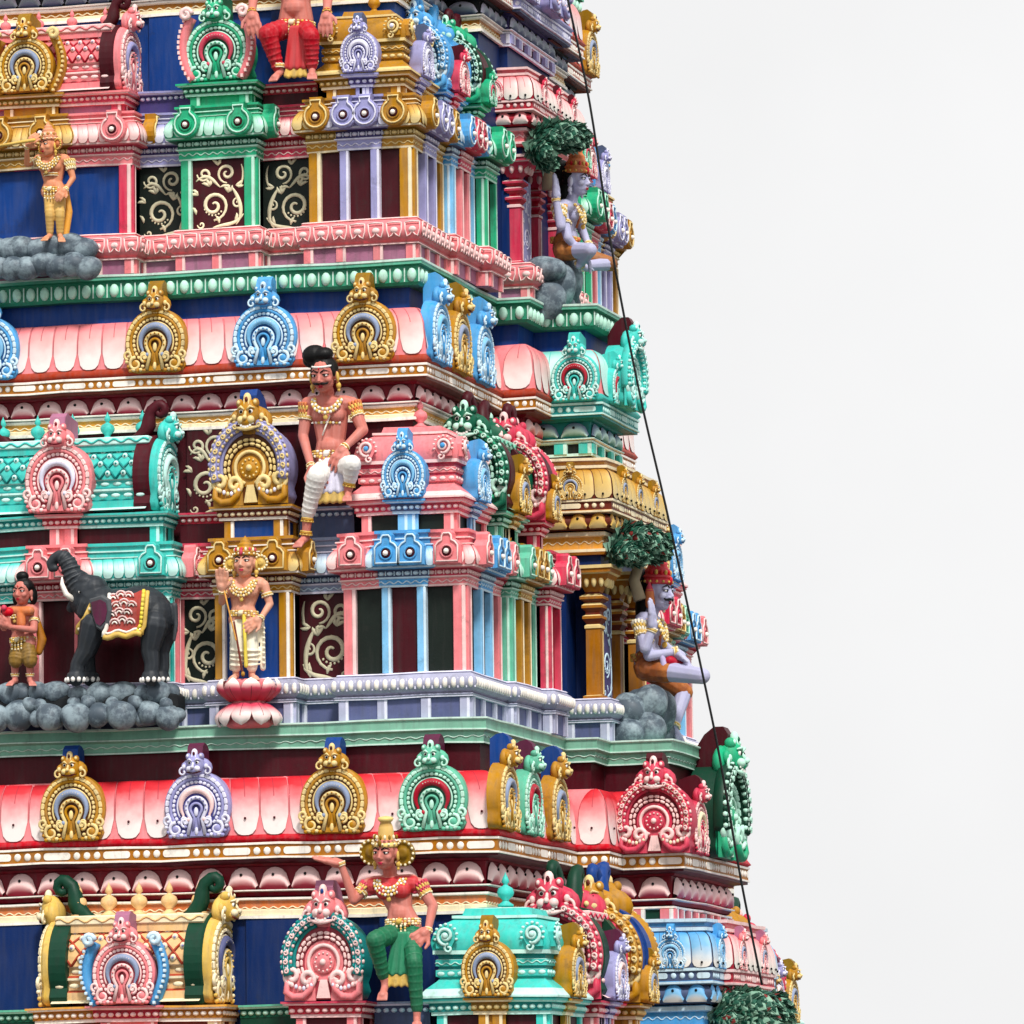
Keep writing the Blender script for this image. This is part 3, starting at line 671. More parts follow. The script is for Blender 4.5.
# ---------------------------------------------------------------- pavilion builders (local: x along the face, -y outward, z up from the ledge)
def kalasha(mb, x, y, z, h, c):
    X_ = .74
    mb.lathe([(r*X_, z_) for r, z_ in [(.30*h,0),(.33*h,.06*h),(.16*h,.14*h),(.13*h,.2*h),(.30*h,.32*h),(.34*h,.42*h),(.28*h,.54*h),(.10*h,.62*h),(.08*h,.66*h),(.16*h,.72*h),(.12*h,.82*h),(.03*h,.95*h),(.004,h)]], (x,y,z), c, 14)
def corner_scroll(parent, x, y, z, s, c, lt, ball, q, M=None):
    mb = MB(M)
    mb.prism([(x+q*.42*s, z-.5*s), (x+q*.45*s, z+.1*s), (x+q*.1*s, z+.5*s), (x-q*.3*s, z+.3*s), (x-q*.42*s, z-.1*s), (x-q*.2*s, z-.5*s)][::(1 if q > 0 else -1)], y-.02, y+.06, c)
    mb.tube(spiral(x, z, .38*s, .06*s, -pi*.5, q*1.5, 22, y-.035), [.075*s]*23, lt, 6)
    mb.ell((x, y-.05, z), (.13*s,.08*s,.13*s), ball, 10, 6)
    for k in range(9):
        a = -pi*.1+pi*1.2*k/8; mb.ell((x+q*.47*s*cos(a), y-.025, z+.47*s*sin(a)), (.075*s,.05*s,.06*s), lt, 8, 5)
    mb.tube(spiral(x-q*.12*s, z-.52*s, .2*s, .04*s, pi*.5, -q*1.1, 14, y-.03), [.055*s]*15, lt, 6)
    return mb.build('scroll_ornament', parent)
def bays(parent, hw, dp, lv, c, cc, chw, style, front=True, side=True, scroll=None, cpil=True):
    """pilasters, panels and medallions on the front and on the right-hand side"""
    faces = []
    if front: faces.append((None, hw))
    if side: faces.append((Matrix.Translation((-hw if SIDE[0] else hw, dp/2, 0)) @ Matrix.Rotation(-pi/2 if SIDE[0] else pi/2, 4, 'Z'), dp/2))
    mh = (lv['fil']-lv['bead'])*(.92 if style == 'bottle' else .98); mz = (lv['fil']+lv['bead'])/2-.01
    for M, h in faces:
        pw = .11*min(1, h/.45)
        if scroll and M is None: scroll_panel('scroll_panel', parent, -h+pw, h-pw, lv['t1']+.02, lv['wall'], .03, c['pan'], scroll)
        else: pb = MB(M); pb.box(-h+.02, h-.02, .03, .07, lv['t1'], lv['wall']+.02, c['pan']); pb.build('panel', parent)
        for q in (-1, 1): pilaster(parent, q*(h-pw/2-.005), pw*1.15, lv, c, 0, M)
        md = min(.13, h*.28)
        if cc:
            ch = min(chw, h*.42)
            if cpil:
              for q in (-1, 1): pilaster(parent, q*(ch-pw*.42), pw*.85, lv, cc, -.02, M)
              pb = MB(M); pb.box(-ch+pw*.7, ch-pw*.7, .015, .05, lv['t1'], lv['wall']+.02, cc['pan']); pb.build('panel', parent)
            for q in (-1, 1): medallion('medallion', parent, q*ch*.55, -.16, mz, mh, style, cc['m'], cc['l'], M)
        if h-md > .2 or not cc:
            for q in (-1, 1): medallion('medallion', parent, q*(h-md), -.145, mz, mh, style, c['m'], c['l'], M)
def centre_bits(parent, path, lv, cc):
    entablature('cornice', parent, path, lv, cc); neck('neck', parent, path, lv, cc, -.12)
def kuta(name, label, lv, hw, c, cc, chw, pl, loc, rz=0, dome='pink', domel='pinklt', kudu='blue', style='bottle', motif='bead', ball='blue', side_kudu=None, domd='rose', sp=0):
    r = thing(name, label, 'corner shrine', loc, rz, 'corner shrines of the tower'); dp = 2*hw
    c = SCH[c]; cc = SCH[cc]; k = lv['roof']/3.0
    P = upath(-hw, hw, 0, dp)
    b = MB(); b.box(-hw+.03, hw-.03, .06, dp, 0, lv['fil']-.03, c['pan']); b.box(-hw+.2, hw-.2, .2, dp-.2, lv['fil']-.04, lv['base']-.02, c['nk']); b.build('core', r)
    plinth('plinth', r, P, lv, pl, motif)
    entablature('cornice', r, P, lv, c); neck('neck', r, P, lv, c)
    F = upath(-chw, chw, -.025, .2); S = [(hw-.1, hw-chw*.9), (hw+.025, hw-chw*.9), (hw+.025, hw+chw*.9), (hw-.1, hw+chw*.9)]
    for pth in (F, S): centre_bits(r, pth, lv, cc)
    bays(r, hw, dp, lv, c, cc, chw, style)
    # roof: flared foot, banded drum, dome
    z = lambda t: lv['base'] + (lv['roof']-lv['base'])*t
    rect = [(-hw, 0), (hw, 0), (hw, dp), (-hw, dp)]
    m = MB()
    m.sweep(rect, [(-.02,lv['bead2']+.02),(-.0,lv['bead2']+.03),(-.0,lv['bead2']+.05),(-.05*k,z(0)-.03),(-.13*k,z(.06)),(-.15*k,z(.10))], [domd,domel,domel,dome,dome], closed=True)
    m.sweep(rect, [(-.15*k,z(.10)),(-.12*k,z(.12)),(-.12*k,z(.2)),(-.14*k,z(.205)),(-.14*k,z(.24)),(-.12*k,z(.25)),(-.12*k,z(.33)),(-.14*k,z(.34)),(-.14*k,z(.38)),(-.10*k,z(.40)),(-.10*k,z(.45))], [dome,dome,domel,domd,domd,dome,domel,domd,domd,domel], closed=True)
    m.sweep(rect, [(-.10*k,z(.45)),(-.085*k,z(.55)),(-.11*k,z(.68)),(-.17*k,z(.78)),(-.26*k,z(.86))], dome, closed=True, smooth=True)
    m.sweep(rect, [(-.26*k,z(.86)),(-.235*k,z(.865)),(-.235*k,z(.90)),(-.31*k,z(.915)),(-.33*k,z(1.0)),(-.43*k,z(1.02)),(-hw*.98,z(1.03))], [domel,domel,dome,dome,domel,dome], closed=True)
    beads(m, rect, -.12*k, z(.16), .035*k, .02*k, .09*k, domel, True); wave(m, rect, -.115*k, z(.29), .01*k, .08*k, domel, .006, True)
    m.build('domed_roof', r)
    f = MB(); kalasha(f, 0, hw, z(1.03), .30*k, dome); f.build('finial', r)
    ss = .21*k
    for q in (-1, 1): corner_scroll(r, q*(hw-.23*k), .075*k, z(.64), ss, dome, domel, ball, q)
    M = Matrix.Translation((hw, hw, 0)) @ Matrix.Rotation(pi/2, 4, 'Z')
    for q in (-1, 1): corner_scroll(r, q*(hw-.23*k), .075*k, z(.64), ss, dome, domel, ball, q, M)
    gw = .47*k
    gable('small', kudu, gw, (0, -.03, lv['bead2']+.03), 0, .35, r, hs=1.08)
    gable('small', side_kudu or kudu, gw, (hw+.03, hw, lv['bead2']+.03), pi/2, .35, r)
    return r
def panjara(name, label, lv, hw, dp, c, pl, loc, rz=0, big='gold', gw=.87, style='bottle', motif='bead', wings=None, kind='big', hs=1.0, scroll=None):
    r = thing(name, label, 'gabled shrine', loc, rz, 'gable fronted shrines of the tower'); c = SCH[c]; k = lv['roof']/3.0
    P = upath(-hw, hw, 0, dp)
    b = MB(); b.box(-hw+.03, hw-.03, .06, dp+.3, 0, lv['fil']-.03, c['pan']); b.box(-hw+.12, hw-.12, .14, dp+.3, lv['fil']-.04, lv['bead2'], c['nk']); b.build('core', r)
    plinth('plinth', r, P, lv, pl, motif); entablature('cornice', r, P, lv, c); neck('neck', r, P, lv, c, -.06)
    bays(r, hw, dp, lv, c, None, 0, style, scroll=scroll)
    gable(kind, big, gw, (0, -.02, lv['bead2']+.03), 0, .45, r, hs=hs)
    if wings:
        for q in (-1, 1):
            m = MB(); pts = [(q*(.36+.16*sin(pi*t/12*.95)**.8)*gw, -.0, lv['bead2']+.05+.95*gw*t/12) for t in range(13)]
            m.tube(pts, [.075*gw]*13, wings[0], 8, flat=1.6, up=(0,1,0)); m.tube(spiral(q*.44*gw, lv['bead2']+.05+.98*gw, .09*gw, .03*gw, pi if q > 0 else 0, -q*1.3, 16, -.1), [.04*gw]*17, wings[1], 6)
            for t in range(12): m.box(pts[t][0]+q*.05*gw-.012, pts[t][0]+q*.05*gw+.012, -.13*gw, -.05, pts[t][2], pts[t][2]+.05*gw, wings[1])
            m.build('side_wing', r)
    return r
def sala(name, label, lv, hw, dp, c, cc, chw, pl, loc, rz=0, roof='cyan', roofl='cyanlt', roofd='teal', kudu='pinkbig', ends=('cyanbig','cyanbig'), style='bottle', motif='bead', finials=5, gw=.85, wings=None, endw=.85, cat='barrel-roofed shrine', ekind='big', kk='small', lattice=True, cgw=None, hcol=None, eo=0, fh=.30, cpil=True):
    r = thing(name, label, cat, loc, rz, 'barrel roofed shrines of the tower'); c = SCH[c]; cc = SCH[cc] if cc else None; k = lv['roof']/3.0
    P = upath(-hw, hw, 0, dp)
    b = MB(); b.box(-hw+.03, hw-.03, .06, dp+.1, 0, lv['fil']-.03, c['pan']); b.box(-hw+.2, hw-.2, .2, dp+.1, lv['fil']-.04, lv['base']-.02, c['nk']); b.build('core', r)
    plinth('plinth', r, P, lv, pl, motif); entablature('cornice', r, P, lv, c); neck('neck', r, P, lv, c)
    if cc: centre_bits(r, upath(-chw, chw, -.03, .2), lv, cc)
    bays(r, hw, dp, lv, c, cc, chw, style, cpil=cpil)
    z = lambda t: lv['base'] + (lv['roof']-lv['base'])*t
    yb = .1; ym = endw*.5+.02; rw = hw-.12-eo
    cs = [(-.0,z(-.12)),(.05*k,z(-.08)),(.05*k,z(.02)),(.09*k,z(.05)),(.09*k,z(.16)),(.06*k,z(.18)),(.06*k,z(.21)),(.10*k,z(.24)),(.10*k,z(.34)),(.07*k,z(.36))]
    m = MB()
    mats = [roofl, roof, roofd, roof, roofl, roofl, roofd, roof, roofl]
    for i in range(len(cs)-1):
        m.add([(-rw, cs[i][0], cs[i][1]), (rw, cs[i][0], cs[i][1]), (rw, cs[i+1][0], cs[i+1][1]), (-rw, cs[i+1][0], cs[i+1][1])], [(0,1,2,3)], mats[i])
    arc = [(.07*k+(ym-.16)*(1-cos(pi/2*t/7))*.8, z(.36)+(z(.86)-z(.36))*sin(pi/2*t/7)**.9) for t in range(8)]
    for i in range(7):
        m.add([(-rw, arc[i][0], arc[i][1]), (rw, arc[i][0], arc[i][1]), (rw, arc[i+1][0], arc[i+1][1]), (-rw, arc[i+1][0], arc[i+1][1])], [(0,1,2,3)], roof, True)
    m.box(-rw, rw, .0, 2*ym-.05, z(-.12), z(.36), roof) if False else m.box(-rw, rw, arc[3][0]+.02, 2*ym-.05, z(-.12), arc[3][1], roof)
    m.box(-rw, rw, arc[5][0]-.05, 2*ym-arc[5][0], z(.8), z(.9), roof); m.box(-rw, rw, arc[5][0]-.07, 2*ym-arc[5][0], z(.9), z(1.02), roofl, bv=.01)
    A = lambda t: (arc[min(6,int(t*7))][0]*(1-(t*7-min(6,int(t*7))))+arc[min(6,int(t*7))+1][0]*(t*7-min(6,int(t*7))), arc[min(6,int(t*7))][1]*(1-(t*7-min(6,int(t*7))))+arc[min(6,int(t*7))+1][1]*(t*7-min(6,int(t*7))))
    n = int(2*rw/(.155*k)); st = 2*rw/n
    u = 0
    beads(m, [(-rw,.05*k),(rw,.05*k)], .0, z(.105), .05*k, .022*k, .13*k, roofl); beads(m, [(-rw,.10*k),(rw,.10*k)], .0, z(.29), .05*k, .022*k, .13*k, roofl)
    wave(m, [(-rw,arc[5][0]-.07),(rw,arc[5][0]-.07)], .0, z(.96), .018*k, .16*k, roof, .012)
    m.build('barrel_roof', r)
    if lattice:
        m = MB()
        for i in range(-4, n+1):
            for q in (0, 1):
                pts = []
                for t in range(7):
                    tt = t/6*.78; y, zz = A(tt); x = -rw+st*(i+(4*tt/.78*.5 if not q else 2-4*tt/.78*.5))
                    if -rw <= x <= rw: pts.append((x, y-.008, zz))
                if len(pts) > 1: m.tube(pts, .011*k, roofd, 4)
        for i in range(n+1):
            for j in range(4):
                tt = (.125+.25*j)*.78; x = -rw+st*(i+(0 if j % 2 else .5)); y, zz = A(tt)
                if -rw+.05 < x < rw-.05: m.ell((x, y-.006, zz), (.032*k,.02,.032*k), roofl, 8, 5); m.ell((x, y-.024, zz), .012*k, roofd if hcol is None else hcol, 6, 4)
        m.build('lattice', r)
    for i in range(finials):
        f = MB(); kalasha(f, -rw*.82+1.64*rw*i/(finials-1), ym, z(1.02), fh*k, roof); f.build('finial', r)
    gz = lv['bead2']+.03
    gable(kk, kudu, cgw or gw*.82, (0, -.05, gz), 0, .45, r)
    if wings:
        for q in (-1, 1):
            m = MB(); g = cgw or gw*.82
            pts = [(q*(.44+.17*sin(pi*t/12*.93))*g, .04, gz+.95*g*t/12) for t in range(13)]
            m.tube(pts, [.085*g]*13, wings[0], 8, flat=1.6, up=(0,1,0)); m.tube(spiral(q*.52*g, gz+.98*g, .09*g, .03*g, pi if q > 0 else 0, -q*1.3, 16, -.08), [.045*g]*17, wings[1], 6)
            for t in range(12): m.box(pts[t][0]+q*.06*g-.016, pts[t][0]+q*.06*g+.014, -.11*g, -.03, pts[t][2], pts[t][2]+.05*g, wings[1], bv=.006)
            m.build('side_wing', r)
    for q, e in ((-1, ends[0]), (1, ends[1])):
        if e: gable(ekind, e, endw, (q*(hw-eo), ym, gz), q*pi/2, .11, r, end=SCHEME[e][5])
    return r
def column(mb, x, y, w, z0, z1, c, M=None):
    h = w/2; T = MB(M)
    rect = [(x-h, y-h), (x+h, y-h), (x+h, y+h), (x-h, y+h)]; H = z1-z0
    T.sweep(rect, [(.03,z0),(.03,z0+.04),(0,z0+.05),(0,z0+.52*H),(.012,z0+.53*H),(.012,z0+.55*H),(-.01,z0+.56*H),(.03,z0+.60*H),(.03,z0+.62*H),(.0,z0+.63*H),(.0,z0+.655*H),(.035,z0+.68*H),(.035,z0+.70*H),(-.0,z0+.72*H),(.05,z0+.745*H),(.05,z0+.765*H),(.0,z0+.785*H),(.0,z0+.80*H)],
            [c[0],c[1],c[0],c[0],c[1],c[1],c[2],c[0],c[1],c[2],c[2],c[0],c[1],c[2],c[0],c[1],c[2]], closed=True)
    T.sweep(rect, [(.0,z0+.80*H),(.02,z0+.83*H),(.07,z0+.87*H),(.12,z0+.90*H),(.135,z0+.925*H)], c[0], closed=True, smooth=True)
    T.sweep(rect, [(.135,z0+.925*H),(.16,z0+.935*H),(.16,z0+.96*H),(.175,z0+.965*H),(.175,z0+.99*H),(0,z1)], [c[1],c[0],c[0],c[1],c[0]], closed=True)
    row(T, rect, .085, .09, lambda Mm, u, st: T.ell((u, -.0, z0+.875*H), (.03,.03,.05*H), c[1], 8, 5, Mm), closed=True)
    # pale front arris
    T.box(x+h*.4, x+h-.004, y-h-.004, y-h+.02, z0+.06, z0+.51*H, c[1])
    return T
def porch(name, label, lv, hw, dp, c, wall, pl, loc, rz, k, cols, colc, kudu, motif='bead', petal='petal_gold', scroll=('lav','lavlt'), c2=None):
    """deep porch with columns in the middle of the side face"""
    r = thing(name, label, 'porch', loc, rz, 'columned niches on the side of the tower'); c = SCH[c]
    P = upath(-hw, hw, 0, dp); t1 = lv['t1']
    Z = lambda a: lv['t1']+(a-.45)*k
    plinth('plinth', r, P, lv, pl, motif)
    m = MB(); m.box(-hw+.1, hw-.1, .45, dp, 0, Z(2.05), wall); m.box(-hw+.05, hw-.05, .05, dp, 0, t1+.015, PLSCH[pl]['tor']); m.build('niche_wall', r)
    for x in cols:
        column(None, x, .16, .155*k, t1+.02, Z(1.9), colc).build('column', r)
    for x in cols[:1]:
        scroll_panel('scroll_panel', r, .1*k, .5*k, t1+.03, Z(1.62), 0, scroll[0], scroll[1]).location = (x, .1, 0)
        o = r.children[-1]
    def entab(P, c, petal, nm):
        mb = MB()
        E = [(-.3,Z(1.9)),(-.05,Z(1.9)),(-.05,Z(2.0)),(.0,Z(2.0)),(.02,Z(2.03)),(.02,Z(2.06)),(-.02,Z(2.07)),(-.02,Z(2.19)),(.02,Z(2.2)),(.02,Z(2.24)),(.0,Z(2.25))]
        mb.sweep(P, E, [c['d'],'navy',c['d'],c['m'],c['e'],c['m'],c['m'],c['e'],c['e'],c['m']])
        wave(mb, P, -.018, Z(2.13), .015, .1, c['e'], .007)
        pp = torus_prof(.02, .1, Z(2.26), Z(2.43), 6); mb.sweep(P, pp, c['d'], smooth=True); scallops(mb, P, .07, Z(2.27), Z(2.43), .22*k, petal, 'black')
        mb.sweep(P, [(.06,Z(2.43)),(.13,Z(2.44)),(.13,Z(2.46)),(.12,Z(2.465)),(.12,Z(2.55)),(.14,Z(2.555)),(.14,Z(2.58))], [c['e'],c['e'],c['m'],c['d'],c['e'],c['e']])
        strip(mb, P, .12, Z(2.465), Z(2.55), c['b'])
        kp = [(.13,Z(2.58)),(.135,Z(2.66)),(.12,Z(2.78)),(.08,Z(2.87)),(.02,Z(2.91))]
        mb.sweep(P, kp, c['d'], smooth=True); petals(mb, P, kp[::-1], .2*k, petal, dot='black', rnd=.2)
        mb.sweep(P, [(.02,Z(2.91)),(.06,Z(2.92)),(.06,Z(2.95)),(.02,Z(2.96)),(.02,Z(2.99)),(.05,Z(3.0)),(.05,Z(3.03)),(-.5,Z(3.03))], [c['e'],c['e'],c['d'],c['m'],c['e'],c['e'],c['m']])
        mb.build(nm, r)
    entab(P, c, petal, 'entablature'); kk = kudu
    if c2:
        entab(upath(-hw*.62, hw*.62, -.10, .3), SCH[c2[0]], c2[1], 'projecting_entablature'); kk = c2[2]
    g = .30*k
    gable('small', kudu, g, (-hw-.14, .32, Z(2.57)), -pi/2, .2, r)
    for x, e in ((-hw*.82 if c2 else -hw*.66, kudu), (-hw*.42 if c2 else -hw*.05, kk), (hw*.3 if c2 else hw*.6, kk)): gable('small', e, g, (x, -.14-(.1 if c2 and e == kk else 0), Z(2.57)), 0, .2, r)
    return r
# ---------------------------------------------------------------- gradient paints
petal_paint('petal_big', 'rose', 'pinklt', 'white', 'crimson'); petal_paint('petal_front', 'pink', 'pinkpale', 'blush', 'pinkdeep'); petal_paint('petal_bay', 'red', 'pink', 'blush', 'crimson')
petal_paint('petal_red', 'red', 'pink', 'blush', 'crimson')
petal_paint('scallop_pink', 'pinklt', 'pinklt', 'rose', 'crimsondk'); petal_paint('scallop_cyan', 'slatelt', 'cyanlt', 'teal', 'greendk'); petal_paint('scallop_grey', 'lavlt', 'grey', 'slate', 'charcoal')
petal_paint('scallop_red', 'pinklt', 'pinklt', 'red', 'crimsondk'); petal_paint('scallop_green', 'greenlt', 'ledgelt', 'green', 'greendk'); petal_paint('petal_gold', 'gold', 'softgold', 'goldlt', 'brown'); petal_paint('petal_pinkp', 'pink', 'pinklt', 'creamlt', 'crimson'); petal_paint('petal_bluep', 'blue', 'sky', 'white', 'slate')
for n, a in (('pink','pinklt'),('gold','goldlt'),('cyan','cyanlt'),('blue','bluelt'),('rose','pinklt'),('lav','lavlt'),('green','greenlt'),('slatelt','bluelt'),('amber','creamlt'),('ledge','greenlt')):
    petal_paint('petal_'+n, n, a, a, n)
YC = 4.8
class T: pass
def ysolve(X, z, px):
    a, b = -3.0, 14.0
    for _ in range(50):
        m = (a+b)/2
        if proj((X, m, z))[0] < px: a = m
        else: b = m
    return a
def mk(ya, lv, kref, corner, yl):
    t = T(); t.YA = ya; t.lv = lv; t.z0 = zat(*kref, ya); t.k = lv['roof']/3
    t.XK = xat(corner[0], corner[1], ya); t.YL = yl; t.YR = ya+.3*t.k
    return t
T1 = mk(.55, LV1, (360, 262), (412, 152), 1.0); T2 = mk(0, LV, (405, 720), (466, 587), .42); T3 = mk(-.8, LV3, (487, 1261), (558, 1000), -.35)
T2.XL = xat(426, 366, T2.YL); T3.XL = xat(498, 840, T3.YL)
T1.XL = xat(456, 9, YC-1.35)+.17
for t in (T1, T2, T3): t.XW = t.XL-.18; t.YW = t.YL+.18
def plan(t, a1, b1, a2, b2):
    """wall plan: front, side, intermediate bay, then the middle bay"""
    t.a1, t.b1, t.a2, t.b2 = a1, b1, a2, b2
zz = lambda t, py, o=0: zat(150, py, t.YW-o)
T2.E = dict(b0=zz(T2,432), b1=zz(T2,418), p0=zz(T2,413,.05), p1=zz(T2,396,.05), s0=zz(T2,388,.18), s1=zz(T2,377,.18), k0=zz(T2,372,.17), k1=zz(T2,320,.06), g0=zz(T2,300,0), g1=zz(T2,281,0))
T3.E = dict(b0=zz(T3,922), b1=zz(T3,903), p0=zz(T3,893,.05), p1=zz(T3,870,.05), s0=zz(T3,861,.18), s1=zz(T3,847,.18), k0=zz(T3,843,.17), k1=zz(T3,780,.06), g0=zz(T3,753,0), g1=zz(T3,741,0))
T1.E = dict(b0=zz(T1,18), b1=zz(T1,5), p0=zz(T1,0,.05), p1=zz(T1,-15,.05), s0=zz(T1,-21,.18), s1=zz(T1,-31,.18), k0=zz(T1,-35,.17), k1=zz(T1,-80,.06), g0=zz(T1,-97,0), g1=zz(T1,-113,0))
T1.top = T1.E['g1']+.12; T2.top = T1.z0; T3.top = T2.z0
# side plans solved from the sight lines of the photograph's corners
def side(t, zs, p_in, p_f, p_s, p_f2):
    t.a1 = ysolve(t.XL, zs, p_in); X = t.XL; a, b = 0, 2
    def xs(Y, px):
        a, b = t.XL-.5, t.XL+3
        for _ in range(50):
            m = (a+b)/2
            if proj((m, Y, zs))[0] < px: a = m
            else: b = m
        return a
    t.X1 = xs(t.a1, p_f); t.a2 = max(ysolve(t.X1, zs, p_s), YC-1.3*t.k); t.X2 = xs(t.a2, p_f2); t.xs = xs
side(T2, T2.E['s0'], 502, 535, 551, 602); side(T3, T3.E['s0'], 577, 609, 619, 684); side(T1, T1.E['s0'], 456, 491, 498, 520)
for n, t in (('T1',T1),('T2',T2),('T3',T3)): print(n, 'z0 %.2f XK %.2f XL %.2f YL %.2f a1 %.2f X1 %.2f a2 %.2f X2 %.2f top %.2f' % (t.z0, t.XK, t.XL, t.YL, t.a1, t.X1, t.a2, t.X2, t.top))
XF = -9.0
tower = thing('temple_tower', 'tall tapering temple gateway tower with brightly painted stacked storeys', 'tower')
def storey(t, q):
    """entablature of one storey: beam, lotus scallops, bead strip, petalled cornice, recess, ledge"""
    E = t.E; W = -.18
    m1 = [(XF, t.YW), (t.XW, t.YW), (t.XW, t.a1+.18), (t.X1-.18, t.a1+.18), (t.X1-.18, t.a2+.5)]
    m2 = [(t.X1-.6, t.a2+.18), (t.X2-.18, t.a2+.18), (t.X2-.18, 2*YC-t.a2-.18), (t.X1-.6, 2*YC-t.a2-.18)]
    m3 = [(t.X1-.18, 2*YC-t.a2-.5), (t.X1-.18, 2*YC-t.a1-.18), (t.XW, 2*YC-t.a1-.18), (t.XW, 2*YC-t.YW), (XF, 2*YC-t.YW)]
    k = (E['k1']-E['k0'])/.55
    for idx, P in enumerate((m1, m2, m3)):
        c = q['bay'] if idx == 1 else q['main']
        mb = MB()
        mb.sweep(P, [(-.0,E['b0']-.0),(.03,E['b0']),(.03,E['b0']+.03),(.0,E['b0']+.03),(.0,E['b1']-.01),(.03,E['b1']),(.03,E['b1']+.02),(-.1,E['b1']+.02)], [c['e'],c['e'],c['e'],c['beam'],c['e'],c['e'],c['pd']])
        if idx != 1: mb.sweep(P, [(.0,E['b0']+.03),(.012,E['b0']+.032),(.012,(E['b0']+E['b1'])/2-.01),(0,(E['b0']+E['b1'])/2)], 'cream')
        if idx != 1: wave(mb, P, .004, (E['b0']+E['b1'])/2+.015, .011, .10, c['bw'], .007)
        if c.get('win'):
            for M, L in segs(P, .012):
                n = max(2, int(L/.33))
                for i in range(n+1):
                    u = min(max(L*i/n, .06), L-.06); mb.box(u-.07, u+.03, -.03, .05, E['b0']+.03, E['b1']-.01, c['post'], M); mb.box(u+.03, u+.07, -.033, .05, E['b0']+.03, E['b1']-.01, c['e'], M)
        mb.build('beam', tower)
        mb = MB()
        pp = [(-.05,E['b1']+.02),(.0,E['b1']+.04),(.02,E['p0']-.02),(.055,E['p0']-.012),(.055,E['p0']),(.0,E['p0']),(.0,E['p1']),(.04,E['p1']+.01)]
        mb.sweep(P, pp, [c['pd'],c['pd'],'white',c['e'],c['pd'],c['pd'],c['pd']])
        scallops(mb, P, .0, E['p0']+.004, E['p1'], .285*k, c['sc'], 'black', depth=.075*k)
        mb.build('lotus_band', tower)
        mb = MB()
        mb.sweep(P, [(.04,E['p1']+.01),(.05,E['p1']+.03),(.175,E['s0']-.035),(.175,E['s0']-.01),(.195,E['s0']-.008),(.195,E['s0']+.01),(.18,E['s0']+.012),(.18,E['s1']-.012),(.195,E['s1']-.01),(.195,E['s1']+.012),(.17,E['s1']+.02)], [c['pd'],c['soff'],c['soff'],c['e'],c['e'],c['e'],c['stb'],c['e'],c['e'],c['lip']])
        strip(mb, P, .18, E['s0']+.012, E['s1']-.012, c['bead'], unit=.11*k)
        mb.build('bead_strip', tower)
        mb = MB()
        kp = [(.18,E['s1']+.02),(.21,E['k0']+.0),(.175,E['k0']+.05),(.165,E['k0']+.25*k),(.15,E['k0']+.38*k),(.11,E['k1']-.08*k),(.05,E['k1']-.015),(-.02,E['k1'])]
        mb.sweep(P, kp, [c['kap']]*2+[c.get('kapc', c['kap'])]*5, smooth=True); petals(mb, P, kp[:1:-1], .265*k if idx != 1 else .4*k, c['pet'], dot=c.get('dot'), rnd=.23)
        mb.build('curved_cornice', tower)
        mb = MB()
        mb.sweep(P, [(-.02,E['k1']),(-.06,E['k1']),(-.06,E['g0']+.03)], c['rec']); mb.build('recess_band', tower)
        mb = MB(); o = q.get('lo', .0)
        if q['ledge'] == 'bead':
            mb.sweep(P, [(-.06,E['g0']),(o-.02,E['g0']),(o,E['g0']+.03),(o-.01,E['g1']),(o+.035,E['g1']+.01),(o+.035,t.top-.03),(o+.045,t.top-.026),(o+.045,t.top-.004),(-.8,t.top-.004)], [c['gd'],c['gd'],c['gd'],c['gd'],c['g'],c['ge'],c['ge'],c['g']])
            beads(mb, P, o-.0, (E['g0']+E['g1'])/2+.005, .05*k, (E['g1']-E['g0'])*.36, .15*k, c['gb'], ry=.04, tick=c['ge'])
        else:
            zm = (E['g0']+t.top)/2
            mb.sweep(P, [(-.06,E['g0']),(o,E['g0']),(o,E['g0']+.015),(o-.01,E['g0']+.02),(o+.0,zm-.02),(o+.04,zm),(o+.04,zm+.012),(o+.03,zm+.02),(o+.03,t.top-.03),(o+.05,t.top-.02),(o+.05,t.top-.004),(-.8,t.top-.004)], [c['gd'],c['ge'],c['g'],c['g'],c['g'],c['ge'],c['g'],c['g'],c['ge'],c['ge'],c['g']])
            wave(mb, P, o, (E['g0']+zm)/2, .009, .13, c['gb'], .005)
        mb.build('ledge', tower)
    # the storey's wall core
    mb = MB()
    z0 = t.z0; z1 = E['b0']+.02
    mb.box(XF, t.XW-.02, t.YW+.02, 2*YC-t.YW-.02, z0-.02, z1, q['wall']); mb.box(t.XW-.5, t.X1-.2, t.a1+.2, 2*YC-t.a1-.2, z0-.02, z1, q['wall2']); mb.box(t.X1-.8, t.X2-.2, t.a2+.2, 2*YC-t.a2-.2, z0-.02, z1, q['wall2'])
    mb.box(XF, t.XW-.08, t.YW+.08, 2*YC-t.YW-.08, z1, t.top-.03, q['wall']); mb.box(t.XW-.5, t.X1-.3, t.a1+.3, 2*YC-t.a1-.3, z1, t.top-.03, q['wall2']); mb.box(t.X1-.8, t.X2-.3, t.a2+.3, 2*YC-t.a2-.3, z1, t.top-.03, q['wall2'])
    mb.build('storey_wall', tower)
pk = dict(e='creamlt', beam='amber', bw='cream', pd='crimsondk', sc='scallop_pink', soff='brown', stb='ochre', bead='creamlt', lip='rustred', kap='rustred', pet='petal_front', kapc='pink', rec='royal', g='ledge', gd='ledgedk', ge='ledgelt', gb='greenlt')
cy = dict(pk, e='cyanlt', beam='blackgreen', win=1, post='cyan', pd='teal', sc='scallop_cyan', soff='teal', stb='teal', bead='cyanlt', lip='cyan', kap='cyan', pet='petal_cyan')
storey(T2, dict(main=pk, bay=cy, wall='dkmaroon', wall2='navy', ledge='bead', lo=.09))
rd = dict(pk, g='ledgegrey', gb='ledgelt', sc='scallop_pink', lip='red', kap='red', pet='petal_red', dot='maroon', rec='maroon', soff='maroon', pd='crimsondk', beam='terr')
